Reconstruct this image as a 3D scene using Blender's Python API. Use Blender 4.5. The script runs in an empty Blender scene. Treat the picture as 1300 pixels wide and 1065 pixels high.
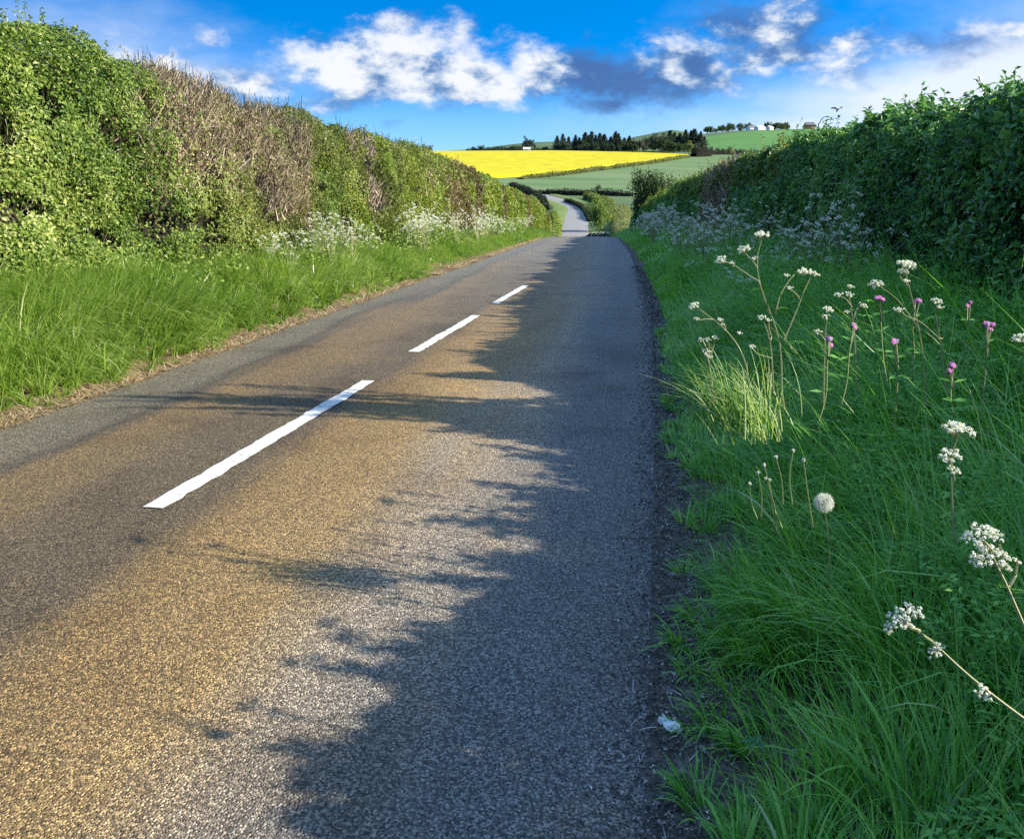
import bpy, math, random
import numpy as np
from mathutils import Vector

R = np.random.default_rng(7)
random.seed(7)
SC = bpy.context.scene
COL = SC.collection
EL = math.radians(28.0)                 # sun height
SUN = np.array([math.cos(EL), 0.0, math.sin(EL)])
CAM = np.array([0.0, 0.0, 1.6])
F, PX, PY, HOR = 1060.0, 650.0, 487.5, 205.0
YAW = math.atan((850 - PX) / F)
PITCH = math.atan((PY - HOR) / F)

# ------------------------------------------------------------------ helpers
cp, sp = math.cos(PITCH), math.sin(PITCH)
FWD = np.array([-math.sin(YAW) * cp, math.cos(YAW) * cp, -sp])
RGT = np.array([math.cos(YAW), math.sin(YAW), 0.0])
UPV = np.cross(RGT, FWD)


def at(px, py, d):
    """world point d metres along the optical axis, in the direction of a photograph pixel"""
    return CAM + d * (FWD + RGT * (px - PX) / F - UPV * (py - PY) / F)


def fxy(u, r):
    """ground position r metres out along the view's horizontal axis, u = sideways ratio"""
    w = u * r
    return (w * math.cos(YAW) - r * math.sin(YAW), r * math.cos(YAW) + w * math.sin(YAW))


def hash3(i, j, k, seed):
    n = (i * 374761393 + j * 668265263 + k * 2147483647 + seed * 1274126177) & 0xFFFFFFFF
    n = ((n ^ (n >> 13)) * 1274126177) & 0xFFFFFFFF
    n = n ^ (n >> 16)
    return (n & 0xFFFF) / 65535.0


def noise(P, scale=1.0, seed=0):
    P = np.asarray(P, float) * scale
    I = np.floor(P).astype(np.int64)
    f = P - I
    f = f * f * (3 - 2 * f)
    out = 0
    for a in (0, 1):
        for b in (0, 1):
            for c in (0, 1):
                w = (f[:, 0] if a else 1 - f[:, 0]) * (f[:, 1] if b else 1 - f[:, 1]) * (f[:, 2] if c else 1 - f[:, 2])
                out = out + w * hash3(I[:, 0] + a, I[:, 1] + b, I[:, 2] + c, seed)
    return out


def xyz(x, y, z):
    return np.stack(np.broadcast_arrays(np.asarray(x, float), np.asarray(y, float), np.asarray(z, float)), -1)


def mesh(V, Fc, mat=None, rnd=None, smooth=False, uv=None):
    """V (n,3), Fc (m,k) with k = 3 or 4 -> mesh datablock"""
    V = np.asarray(V, np.float32)
    Fc = np.asarray(Fc, np.int32)
    k = Fc.shape[1]
    me = bpy.data.meshes.new('mesh')
    me.vertices.add(len(V))
    me.vertices.foreach_set('co', V.ravel())
    me.loops.add(Fc.size)
    me.loops.foreach_set('vertex_index', Fc.ravel())
    me.polygons.add(len(Fc))
    me.polygons.foreach_set('loop_start', np.arange(0, Fc.size, k, dtype=np.int32))
    me.polygons.foreach_set('use_smooth', np.full(len(Fc), smooth))
    if rnd is not None:
        at_ = me.attributes.new('rnd', 'FLOAT', 'POINT')
        at_.data.foreach_set('value', np.asarray(rnd, np.float32))
    if uv is not None:
        l = me.uv_layers.new(name='UVMap')
        l.data.foreach_set('uv', np.asarray(uv, np.float32)[Fc.ravel()].ravel())
    me.update(calc_edges=True)
    if mat:
        me.materials.append(mat)
    return me


def link(name, me, parent=None, loc=None):
    o = bpy.data.objects.new(name, me)
    COL.objects.link(o)
    if parent is not None:
        o.parent = parent
    if loc is not None:
        o.location = [float(v) for v in loc]
    return o


def tag(o, label=None, cat=None, group=None, kind=None):
    if label: o['label'] = label
    if cat: o['category'] = cat
    if group: o['group'] = group
    if kind: o['kind'] = kind
    return o


def thing(name, label, cat, loc, group=None):
    return tag(link(name, None, None, loc), label, cat, group)


def clone(root, loc, rz=0, scale=1.0, label=None, group=None):
    r = root.copy(); COL.objects.link(r)
    r.location = [float(v) for v in loc]; r.rotation_euler = (0, 0, rz); r.scale = (scale,) * 3 if not hasattr(scale, '__len__') else scale
    if label: r['label'] = label
    if group: r['group'] = group
    for ch in root.children:
        c = ch.copy(); COL.objects.link(c); c.parent = r
        for g in ch.children:
            d = g.copy(); COL.objects.link(d); d.parent = c
    return r


class Geo:
    """collects quad geometry as numpy blocks"""
    def __init__(s): s.v, s.f, s.r, s.n = [], [], [], 0

    def add(s, V, Fc, rnd=None):
        V = np.asarray(V, float).reshape(-1, 3)
        Fc = np.asarray(Fc, int)
        s.v.append(V); s.f.append(Fc + s.n); s.n += len(V)
        s.r.append(np.full(len(V), .5) if rnd is None else np.broadcast_to(np.asarray(rnd, float), (len(V),)))

    def mesh(s, mat, off=None, smooth=False):
        V = np.concatenate(s.v)
        if off is not None: V = V - np.asarray(off, float)
        return mesh(V, np.concatenate(s.f), mat, np.concatenate(s.r), smooth)

    def obj(s, name, mat, parent=None, off=None, smooth=False):
        if not s.n: return None
        return link(name, s.mesh(mat, off, smooth), parent)


def norm(v):
    return v / np.maximum(np.linalg.norm(v, axis=-1, keepdims=True), 1e-9)


def leaf_block(g, P, nrm, L, W, rnd, fold=.25, axis=None):
    """diamond leaves folded along the midrib; P (n,3) bases, nrm (n,3) face directions"""
    n = len(P)
    L = np.broadcast_to(L, (n,))[:, None]; W = np.broadcast_to(W, (n,))[:, None]
    a = R.normal(size=(n, 3)) if axis is None else axis + R.normal(size=(n, 3)) * .35
    nrm = norm(nrm)
    a = norm(a - (a * nrm).sum(1, keepdims=True) * nrm * .85)
    b = norm(np.cross(nrm, a))
    up = norm(np.cross(a, b))
    m = P + a * L * .42
    V = np.stack([P, m + b * W * .5 + up * W * fold, P + a * L - up * L * .08, m - b * W * .5 + up * W * fold], 1)
    Fc = np.arange(4 * n).reshape(n, 4)
    g.add(V, Fc, np.repeat(rnd, 4))


def blade_block(g, P, az, length, width, lean, bend, rnd, nseg=4):
    n = len(P)
    az = np.broadcast_to(az, (n,)); lean = np.broadcast_to(lean, (n,)); bend = np.broadcast_to(bend, (n,))
    length = np.broadcast_to(length, (n,)); width = np.broadcast_to(width, (n,))
    tw = R.normal(size=n) * .5
    rings = []
    p = P.copy()
    side = np.stack([-np.sin(az + tw), np.cos(az + tw), np.zeros(n)], 1)
    for k in range(nseg + 1):
        s = k / nseg
        w = (width * (1 - s ** 2.2) * .5 + .0003)[:, None]
        rings.append(np.stack([p - side * w, p + side * w], 1))
        th = lean + bend * (s + .5 / nseg) ** 1.4
        p = p + (length / nseg)[:, None] * np.stack([np.sin(th) * np.cos(az), np.sin(th) * np.sin(az), np.cos(th)], 1)
    V = np.stack(rings, 1).reshape(n, -1, 3)
    q = np.array([[2 * k, 2 * k + 1, 2 * k + 3, 2 * k + 2] for k in range(nseg)])
    m = 2 * (nseg + 1)
    Fc = (q[None] + (np.arange(n) * m)[:, None, None]).reshape(-1, 4)
    g.add(V, Fc, np.repeat(rnd, m))


def tubes(g, paths, r0, r1, rnd, sides=4):
    """paths (n,k,3); tapered tubes"""
    paths = np.asarray(paths, float)
    n, k, _ = paths.shape
    r0 = np.broadcast_to(r0, (n,)); r1 = np.broadcast_to(r1, (n,))
    t = norm(np.gradient(paths, axis=1))
    ref = np.where(np.abs(t[..., 2:3]) > .9, np.array([1., 0, 0]), np.array([0, 0, 1.]))
    a = norm(np.cross(t, ref)); b = np.cross(t, a)
    s = np.linspace(0, 1, k)
    rad = r0[:, None] * (1 - s) + r1[:, None] * s
    ang = np.arange(sides) * 2 * math.pi / sides
    V = paths[:, :, None] + rad[:, :, None, None] * (a[:, :, None] * np.cos(ang)[:, None] + b[:, :, None] * np.sin(ang)[:, None])
    V = V.reshape(n, -1, 3)
    q = []
    for i in range(k - 1):
        for j in range(sides):
            j2 = (j + 1) % sides
            q.append([i * sides + j, i * sides + j2, (i + 1) * sides + j2, (i + 1) * sides + j])
    q = np.array(q)
    Fc = (q[None] + (np.arange(n) * k * sides)[:, None, None]).reshape(-1, 4)
    g.add(V, Fc, np.repeat(np.broadcast_to(rnd, (n,)), k * sides))


def spline(pts, n):
    pts = np.asarray(pts, float)
    if len(pts) == 2:
        s = np.linspace(0, 1, n)[:, None]
        return pts[0] * (1 - s) + pts[1] * s
    t = np.concatenate([[0], np.cumsum(np.linalg.norm(np.diff(pts, axis=0), axis=1))])
    q = np.linspace(0, t[-1], n)
    out = np.stack([np.interp(q, t, pts[:, i]) for i in range(3)], 1)
    for _ in range(2):
        o2 = out.copy(); o2[1:-1] = (out[:-2] + 2 * out[1:-1] + out[2:]) / 4; out = o2
    return out


def box(g, x0, x1, y0, y1, z0, z1, M=None):
    V = np.array([[x, y, z] for z in (z0, z1) for y in (y0, y1) for x in (x0, x1)], float)
    if M is not None: V = V @ M.T
    g.add(V, [[0, 2, 3, 1], [4, 5, 7, 6], [0, 1, 5, 4], [1, 3, 7, 5], [3, 2, 6, 7], [2, 0, 4, 6]])


# ------------------------------------------------------------------ materials
def new_mat(name):
    m = bpy.data.materials.new(name); m.use_nodes = True
    nt = m.node_tree; nt.nodes.clear()
    out = nt.nodes.new('ShaderNodeOutputMaterial')
    return m, nt, out


def N(nt, t, **kw):
    n = nt.nodes.new(t)
    for k, v in kw.items():
        if k.startswith('i_'): n.inputs[k[2:].replace('_', ' ')].default_value = v
        else: setattr(n, k, v)
    return n


def ramp(nt, stops, interp='LINEAR'):
    r = nt.nodes.new('ShaderNodeValToRGB')
    cr = r.color_ramp; cr.interpolation = interp
    while len(cr.elements) < len(stops): cr.elements.new(.5)
    for e, (p, c) in zip(cr.elements, stops):
        e.position = p; e.color = (*c, 1)
    return r


def mat_leaf(name, stops, transl=.3, rough=.5, tcol=1.5, spec=.3):
    m, nt, out = new_mat(name)
    a = N(nt, 'ShaderNodeAttribute', attribute_name='rnd')
    r = ramp(nt, stops); nt.links.new(a.outputs['Fac'], r.inputs[0])
    p = N(nt, 'ShaderNodeBsdfPrincipled'); p.inputs['Roughness'].default_value = rough
    p.inputs['Specular IOR Level'].default_value = spec
    nt.links.new(r.outputs[0], p.inputs['Base Color'])
    if transl > 0:
        t = N(nt, 'ShaderNodeBsdfTranslucent')
        mx = N(nt, 'ShaderNodeMix', data_type='RGBA', blend_type='MULTIPLY'); mx.inputs[0].default_value = 1
        nt.links.new(r.outputs[0], mx.inputs[6]); mx.inputs[7].default_value = (tcol, tcol * 1.05, tcol * .45, 1)
        nt.links.new(mx.outputs[2], t.inputs['Color'])
        s = N(nt, 'ShaderNodeMixShader'); s.inputs[0].default_value = transl
        nt.links.new(p.outputs[0], s.inputs[1]); nt.links.new(t.outputs[0], s.inputs[2])
        nt.links.new(s.outputs[0], out.inputs[0])
    else:
        nt.links.new(p.outputs[0], out.inputs[0])
    return m


def mat_noise(name, stops, scale, detail=6, rough=.9, bump=0.0, bump_scale=None, stretch=(1, 1, 1), dist=0.02, spec=.2):
    m, nt, out = new_mat(name)
    tc = N(nt, 'ShaderNodeTexCoord')
    mp = N(nt, 'ShaderNodeMapping'); mp.inputs['Scale'].default_value = stretch
    nt.links.new(tc.outputs['Object'], mp.inputs[0])
    n = N(nt, 'ShaderNodeTexNoise'); n.inputs['Scale'].default_value = scale; n.inputs['Detail'].default_value = detail
    n.inputs['Roughness'].default_value = .65
    nt.links.new(mp.outputs[0], n.inputs['Vector'])
    r = ramp(nt, stops); nt.links.new(n.outputs[0], r.inputs[0])
    p = N(nt, 'ShaderNodeBsdfPrincipled'); p.inputs['Roughness'].default_value = rough
    p.inputs['Specular IOR Level'].default_value = spec
    nt.links.new(r.outputs[0], p.inputs['Base Color'])
    if bump:
        n2 = N(nt, 'ShaderNodeTexNoise'); n2.inputs['Scale'].default_value = bump_scale or scale * 4; n2.inputs['Detail'].default_value = 8
        nt.links.new(mp.outputs[0], n2.inputs['Vector'])
        b = N(nt, 'ShaderNodeBump'); b.inputs['Strength'].default_value = bump; b.inputs['Distance'].default_value = dist
        nt.links.new(n2.outputs[0], b.inputs['Height']); nt.links.new(b.outputs[0], p.inputs['Normal'])
    nt.links.new(p.outputs[0], out.inputs[0])
    return m


def mat_road():
    m, nt, out = new_mat('chipped_asphalt')
    L = nt.links
    uv = N(nt, 'ShaderNodeUVMap')
    sep = N(nt, 'ShaderNodeSeparateXYZ'); L.new(uv.outputs[0], sep.inputs[0])
    # coarse surface-dressing chippings: each chip has its own tone
    vo = N(nt, 'ShaderNodeTexVoronoi'); vo.inputs['Scale'].default_value = 155
    L.new(uv.outputs[0], vo.inputs['Vector'])
    s2 = N(nt, 'ShaderNodeSeparateColor'); L.new(vo.outputs['Color'], s2.inputs[0])
    chip = ramp(nt, [(0, (.05, .046, .042)), (.35, (.12, .112, .10)), (.7, (.21, .195, .17)), (1, (.46, .43, .37))])
    L.new(s2.outputs[0], chip.inputs[0])
    # long wear zones along the lane: warm grit-stained wheel paths, dark centre, old patches
    mp = N(nt, 'ShaderNodeMapping'); mp.inputs['Scale'].default_value = (1.0, .12, 1)
    L.new(uv.outputs[0], mp.inputs[0])
    zn = N(nt, 'ShaderNodeTexNoise'); zn.inputs['Scale'].default_value = 1.3; zn.inputs['Detail'].default_value = 5
    L.new(mp.outputs[0], zn.inputs['Vector'])
    # lateral profile: dark oil strip mid-lane and beside the line, pale/brown wheel tracks; hedge shade on the right lane and the pale band beside it are painted in
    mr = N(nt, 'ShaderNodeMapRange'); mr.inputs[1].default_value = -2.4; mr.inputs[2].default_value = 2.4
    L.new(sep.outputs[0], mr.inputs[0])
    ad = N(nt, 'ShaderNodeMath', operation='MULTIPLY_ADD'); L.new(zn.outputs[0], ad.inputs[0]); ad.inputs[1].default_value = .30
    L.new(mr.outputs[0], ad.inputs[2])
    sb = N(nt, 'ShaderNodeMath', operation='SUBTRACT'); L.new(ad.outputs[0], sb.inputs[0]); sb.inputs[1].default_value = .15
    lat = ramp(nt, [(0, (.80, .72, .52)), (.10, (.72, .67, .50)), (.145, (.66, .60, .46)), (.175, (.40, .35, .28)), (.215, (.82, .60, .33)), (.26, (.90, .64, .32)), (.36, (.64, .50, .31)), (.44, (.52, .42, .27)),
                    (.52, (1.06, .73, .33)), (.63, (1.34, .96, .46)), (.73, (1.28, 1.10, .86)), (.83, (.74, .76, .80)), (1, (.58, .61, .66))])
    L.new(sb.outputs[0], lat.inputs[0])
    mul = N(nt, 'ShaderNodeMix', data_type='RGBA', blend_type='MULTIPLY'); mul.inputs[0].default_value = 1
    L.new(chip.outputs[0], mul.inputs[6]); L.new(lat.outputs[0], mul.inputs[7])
    # blotches
    bn = N(nt, 'ShaderNodeTexNoise'); bn.inputs['Scale'].default_value = .9; bn.inputs['Detail'].default_value = 7; bn.inputs['Roughness'].default_value = .6
    L.new(uv.outputs[0], bn.inputs['Vector'])
    br = ramp(nt, [(.28, (.60, .56, .50)), (.45, (.95, .93, .90)), (.55, (1, 1, 1)), (.72, (1.3, 1.18, .98))])
    L.new(bn.outputs[0], br.inputs[0])
    mul2 = N(nt, 'ShaderNodeMix', data_type='RGBA', blend_type='MULTIPLY'); mul2.inputs[0].default_value = 1
    L.new(mul.outputs[2], mul2.inputs[6]); L.new(br.outputs[0], mul2.inputs[7])
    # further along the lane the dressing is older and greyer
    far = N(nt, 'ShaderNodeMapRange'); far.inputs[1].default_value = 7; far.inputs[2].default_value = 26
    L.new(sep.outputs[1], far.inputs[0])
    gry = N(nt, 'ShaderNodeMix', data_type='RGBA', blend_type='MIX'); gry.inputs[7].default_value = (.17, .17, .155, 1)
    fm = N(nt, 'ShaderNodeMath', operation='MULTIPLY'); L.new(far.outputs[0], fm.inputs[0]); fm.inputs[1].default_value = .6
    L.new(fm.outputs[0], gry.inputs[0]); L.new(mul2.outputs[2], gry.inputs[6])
    fr2 = N(nt, 'ShaderNodeMapRange'); fr2.inputs[1].default_value = 90; fr2.inputs[2].default_value = 150
    L.new(sep.outputs[1], fr2.inputs[0])
    g2 = N(nt, 'ShaderNodeMix', data_type='RGBA', blend_type='MIX'); g2.inputs[7].default_value = (.23, .22, .20, 1)
    L.new(fr2.outputs[0], g2.inputs[0]); L.new(gry.outputs[2], g2.inputs[6])
    p = N(nt, 'ShaderNodeBsdfPrincipled'); p.inputs['Roughness'].default_value = .75; p.inputs['Specular IOR Level'].default_value = .35
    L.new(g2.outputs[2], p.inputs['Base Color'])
    hm = N(nt, 'ShaderNodeMath', operation='SUBTRACT'); hm.inputs[0].default_value = 1
    L.new(vo.outputs['Distance'], hm.inputs[1])
    b = N(nt, 'ShaderNodeBump'); b.inputs['Strength'].default_value = .9; b.inputs['Distance'].default_value = .006
    L.new(hm.outputs[0], b.inputs['Height']); L.new(b.outputs[0], p.inputs['Normal'])
    L.new(p.outputs[0], out.inputs[0])
    return m


M = {}
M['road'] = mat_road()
M['paint'] = mat_noise('road_paint', [(.33, (.20, .19, .17)), (.40, (.48, .47, .43)), (.52, (.60, .59, .55)), (.7, (.68, .67, .63))], 22, 12, .7, .5, 120, dist=.004)
M['soil'] = mat_noise('roadside_soil', [(.25, (.05, .032, .02)), (.5, (.13, .085, .05)), (.7, (.22, .15, .09)), (.85, (.34, .27, .19))], 9, 12, .95, .9, 40, dist=.02)
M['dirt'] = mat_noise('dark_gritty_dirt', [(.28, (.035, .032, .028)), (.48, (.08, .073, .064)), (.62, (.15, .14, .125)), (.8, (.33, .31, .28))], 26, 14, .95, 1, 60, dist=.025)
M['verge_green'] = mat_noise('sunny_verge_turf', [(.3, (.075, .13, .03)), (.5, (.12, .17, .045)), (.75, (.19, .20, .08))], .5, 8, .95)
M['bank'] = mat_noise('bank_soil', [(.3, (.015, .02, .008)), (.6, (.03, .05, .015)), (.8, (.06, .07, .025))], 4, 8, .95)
M['terrain'] = mat_noise('pasture', [(.3, (.05, .09, .03)), (.5, (.075, .12, .045)), (.7, (.11, .14, .055))], .012, 10, .95)
M['pale_field'] = mat_noise('young_crop', [(.3, (.07, .125, .04)), (.45, (.105, .17, .06)), (.55, (.12, .175, .07)), (.7, (.17, .20, .095))], .022, 12, .95, stretch=(.6, 2.2, 1))
M['bright_field'] = mat_noise('bright_grass', [(.25, (.055, .15, .03)), (.5, (.075, .18, .04)), (.75, (.10, .20, .055))], .02, 8, .95)
M['yellow'] = mat_noise('rapeseed_bloom', [(.30, (.30, .26, .008)), (.40, (.40, .34, .006)), (.5, (.46, .39, .005)), (.7, (.52, .45, .010))], .10, 14, .9, .6, 1.4, dist=.3)
M['yellow_stem'] = mat_noise('rapeseed_stems', [(.3, (.10, .16, .03)), (.7, (.3, .3, .04))], .8, 6)
M['core'] = mat_noise('shade_core', [(.3, (.008, .007, .005)), (.7, (.025, .022, .014))], 6, 6, 1)  # near-black shell: the shade between the leaves is put into its colour
M['green'] = mat_leaf('hedge_leaf_green', [(0, (.030, .07, .012)), (.3, (.075, .14, .022)), (.6, (.18, .25, .045)), (.85, (.31, .36, .09)), (1, (.44, .46, .22))], rough=.5, spec=.3)
M['olive'] = mat_leaf('hedge_leaf_olive', [(0, (.04, .055, .014)), (.4, (.10, .135, .026)), (.7, (.18, .20, .048)), (1, (.36, .33, .13))])
M['russet'] = mat_leaf('hedge_leaf_russet', [(0, (.035, .03, .012)), (.4, (.095, .075, .028)), (.7, (.16, .13, .045)), (1, (.28, .21, .10))])
M['lime'] = mat_leaf('hedge_leaf_lime', [(0, (.06, .095, .014)), (.4, (.135, .195, .026)), (.7, (.22, .275, .04)), (1, (.38, .37, .10))])
M['deep'] = mat_leaf('hedge_leaf_deep', [(0, (.02, .065, .022)), (.35, (.07, .18, .055)), (.7, (.14, .30, .085)), (.92, (.26, .40, .13)), (1, (.42, .48, .24))], rough=.4, spec=.5)
M['pale_dead'] = mat_leaf('withered_leaf', [(0, (.10, .07, .04)), (.5, (.22, .16, .10)), (1, (.42, .34, .24))], .2)
M['twig'] = mat_leaf('twig_bark', [(0, (.07, .048, .028)), (.35, (.21, .16, .10)), (.7, (.38, .305, .20)), (1, (.60, .51, .38))], 0, .8)
M['dark_twig'] = mat_leaf('dark_twig_bark', [(0, (.02, .014, .01)), (1, (.08, .06, .04))], 0, .8)
M['grass'] = mat_leaf('lush_grass', [(0, (.05, .11, .014)), (.3, (.13, .235, .03)), (.65, (.25, .36, .065)), (.88, (.38, .46, .15)), (1, (.56, .56, .32))], .42, .3, spec=.6)
M['shade_grass'] = mat_leaf('soft_meadow_grass', [(0, (.035, .13, .025)), (.3, (.11, .31, .045)), (.65, (.20, .45, .06)), (.92, (.33, .54, .12)), (1, (.52, .54, .28))], .35, .35, spec=.5)
M['herb'] = mat_leaf('herb_leaf', [(0, (.03, .12, .025)), (.5, (.11, .31, .05)), (1, (.24, .48, .10))], .35, .45)
M['dock'] = mat_leaf('dock_leaf', [(0, (.012, .05, .014)), (.5, (.035, .13, .03)), (1, (.10, .24, .07))], .2, .45)
M['dry'] = mat_leaf('dry_grass', [(0, (.13, .085, .04)), (.5, (.30, .21, .10)), (1, (.55, .45, .28))], .15, .8)
M['tussock'] = mat_leaf('pale_tussock', [(0, (.05, .16, .035)), (.5, (.15, .29, .08)), (1, (.45, .50, .24))], .35, .5)
M['stem'] = mat_leaf('flower_stem', [(0, (.13, .16, .06)), (.5, (.24, .25, .11)), (1, (.40, .34, .20))], 0, .6)
M['white'] = mat_leaf('white_petals', [(0, (.60, .60, .48)), (.5, (.80, .80, .74)), (1, (.88, .88, .85))], .25, .7, 1.0)
M['pink'] = mat_leaf('pink_petals', [(0, (.40, .09, .32)), (.5, (.56, .20, .46)), (1, (.80, .55, .78))], .25, .6, 1.0)
M['calyx'] = mat_leaf('dark_calyx', [(0, (.10, .03, .05)), (1, (.16, .10, .07))], 0, .7)
M['fluff'] = mat_leaf('seed_fluff', [(0, (.62, .62, .60)), (1, (.86, .86, .86))], .3, .8, 1.0)
M['stalk'] = mat_leaf('pale_stalk', [(0, (.10, .17, .05)), (1, (.26, .30, .10))], .1, .5)
M['conifer'] = mat_leaf('conifer_needles', [(0, (.016, .030, .020)), (.6, (.034, .058, .036)), (1, (.065, .09, .05))], .1, .8)
M['broad'] = mat_leaf('broadleaf', [(0, (.025, .045, .016)), (.6, (.055, .085, .028)), (1, (.11, .14, .045))], .25, .7)
M['pale_tree'] = mat_leaf('pale_tree_leaf', [(0, (.12, .15, .05)), (1, (.26, .28, .11))], .25, .7)
M['grey_tree'] = mat_leaf('bare_grey_twigs', [(0, (.06, .065, .045)), (1, (.16, .155, .11))], .1, .8)
M['darkhedge'] = mat_leaf('dark_hedge_leaf', [(0, (.010, .016, .008)), (.7, (.022, .034, .014)), (1, (.05, .065, .022))], .1, .7)
M['bark'] = mat_noise('bark', [(.3, (.03, .022, .016)), (.7, (.09, .07, .05))], 3, 8, .95)
M['wall'] = mat_noise('rendered_wall', [(.3, (.68, .67, .63)), (.7, (.80, .79, .76))], 1.5, 5, .9)
M['roof'] = mat_noise('slate_roof', [(.3, (.10, .10, .11)), (.7, (.18, .17, .17))], 2, 5, .8)
M['white_roof'] = mat_noise('pale_sheet_roof', [(.3, (.60, .62, .64)), (.7, (.74, .75, .76))], 1, 4, .6)
M['brick'] = mat_noise('farm_brick', [(.3, (.16, .08, .05)), (.7, (.26, .14, .09))], 2, 5, .9)
M['glass'] = mat_noise('dark_glass', [(.3, (.02, .025, .03)), (.7, (.03, .04, .05))], 1, 2, .1, spec=.6)
M['car'] = mat_noise('white_car_paint', [(.3, (.74, .75, .76)), (.7, (.80, .80, .81))], 1, 2, .25, spec=.6)
M['rubber'] = mat_noise('tyre_rubber', [(.3, (.015, .015, .015)), (.7, (.03, .03, .03))], 5, 2, .8)
M['bird'] = mat_noise('dark_feathers', [(.3, (.015, .015, .018)), (.7, (.04, .04, .045))], 20, 3, .8)
M['stone'] = mat_noise('pale_stone', [(.3, (.12, .11, .10)), (.7, (.36, .34, .31))], 30, 6, .9)
M['grit'] = mat_leaf('grey_grit', [(0, (.05, .05, .05)), (.5, (.16, .15, .14)), (.85, (.30, .29, .27)), (1, (.55, .53, .50))], 0, .9)
M['paper'] = mat_noise('crumpled_paper', [(.3, (.66, .68, .72)), (.7, (.84, .85, .87))], 30, 5, .8)

# ------------------------------------------------------------------ ground shape
_ys = np.array([-60, -40, -20, -10, 0, 10, 20, 30, 40, 50, 60, 68, 80, 100, 116, 128, 140, 160, 200, 260, 400, 3000], float)
_zs = np.where(_ys <= 68, -.036 * _ys - .0004 * _ys * np.abs(_ys), 0)
_zs[_ys > 68] = [-5.50, -7.85, -9.55, -10.35, -10.62, -10.65, -10.7, -10.7, -10.7, -10.7]
_yd = np.arange(-60, 3000, .5)
_zd = np.interp(_yd, _ys, _zs)
_zd = np.where((_yd <= 66) & (_yd >= -50), -.036 * _yd - .0004 * _yd * np.abs(_yd), _zd)
_k = np.exp(-np.linspace(-2, 2, 33) ** 2); _k /= _k.sum()
_sm = np.convolve(np.pad(_zd, 16, mode='edge'), _k, 'valid')
_zd = np.where(_yd > 58, _sm, _zd)


def near_z(y): return np.interp(y, _yd, _zd)


_cy = [-60, 0, 6, 11.5, 20.8, 30, 48, 68, 100, 150, 183.5, 232, 262]
_cx = [-2.15, -2.15, -2.2, -2.36, -2.85, -3.5, -4.95, -6.8, -10.4, -16.9, -20.4, -25.2, -32.5]
_cd = np.interp(_yd, _cy, _cx)
_cd = np.convolve(np.pad(_cd, 16, mode='edge'), _k, 'valid')


def cx(y): return np.interp(y, _yd, _cd)


_rr = np.array([0, 300, 350, 420, 500, 580, 650, 750, 900, 1100, 1400, 1700, 3200], float)
_zl = np.array([-10.6, -10.0, -8.7, -5.9, -1.5, 2.4, 6.0, 9.4, 6.0, 12, 0, -20, -60], float)
_zr = np.array([-10.6, -10.0, -9.0, -7.0, -3.0, 2.0, 5.6, 10.5, 19.4, 31, 0, 20, -40], float)
_rp = np.array([-300, 400, 560, 600, 620, 650, 680, 710, 740, 780, 815, 845, 880, 915, 960, 1010, 1070, 1300, 2200], float)
_ry = np.array([195, 195, 192.5, 191, 188.5, 184.5, 182, 181, 182, 180, 173, 167.5, 172.5, 169, 167.5, 166.5, 165, 160, 160], float)


def base(x, y):
    x = np.asarray(x, float); y = np.asarray(y, float)
    r = y * math.cos(YAW) - x * math.sin(YAW)
    w = x * math.cos(YAW) + y * math.sin(YAW)
    u = w / np.maximum(r, 60)
    px = PX + u * F
    t = np.clip((px - 620) / 330, 0, 1)
    far = np.interp(r, _rr, _zl) * (1 - t) + np.interp(r, _rr, _zr) * t
    ridge = 1.6 + (HOR - np.interp(px, _rp, _ry)) / F * 1400
    k = np.interp(r, [900, 1250, 1400, 1500, 1900], [0, .8, 1, .95, 0])
    far = far * (1 - k) + ridge * k
    b = np.clip((r - 240) / 90, 0, 1); b = b * b * (3 - 2 * b)
    return near_z(y) * (1 - b) + far * b


def ground_pt(px, r, dz=0.0):
    x, y = fxy((px - PX) / F, r)
    return np.array([x, y, float(base(x, y)) + dz])


# road centre line
_pc = [(float(cx(y)), y) for y in np.arange(-8, 232, 2.0)]
for px, r in [(731, 236), (728, 246), (721, 258), (711, 272), (699, 288), (684, 308), (664, 330), (640, 352), (605, 375), (560, 400), (500, 430)]:
    _pc.append(fxy((px - PX) / F, r))
_pc = np.array(_pc)
_s = np.concatenate([[0], np.cumsum(np.hypot(*np.diff(_pc, axis=0).T))]) - 8
S_ = np.concatenate([np.arange(-8, 0, .5), np.arange(0, 16, .125), np.arange(16, 130, .5), np.arange(130, _s[-1], 2.0)])
_pc[1:-1] = (_pc[:-2] + 2 * _pc[1:-1] + _pc[2:]) / 4
PATH = np.stack([np.interp(S_, _s, _pc[:, 0]), np.interp(S_, _s, _pc[:, 1])], 1)
for _ in range(6):
    q = PATH.copy(); q[1:-1] = (PATH[:-2] + 2 * PATH[1:-1] + PATH[2:]) / 4; PATH = q
TAN = norm(np.gradient(PATH, axis=0))
NRM = np.stack([TAN[:, 1], -TAN[:, 0]], 1)          # to the right of travel


def half(s): return np.interp(s, [-8, 12, 21, 40, 400], [2.28, 2.22, 2.08, 2.0, 3.6])


def path_at(s, lat):
    c = np.stack([np.interp(s, S_, PATH[:, 0]), np.interp(s, S_, PATH[:, 1])], -1)
    n = np.stack([np.interp(s, S_, NRM[:, 0]), np.interp(s, S_, NRM[:, 1])], -1)
    return c + n * np.asarray(lat)[..., None]


def crown(s, lat): return .045 * (1 - (lat / half(s)) ** 2)


def path_z(s):
    c = path_at(s, np.zeros_like(s)); return base(c[..., 0], c[..., 1])


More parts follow.
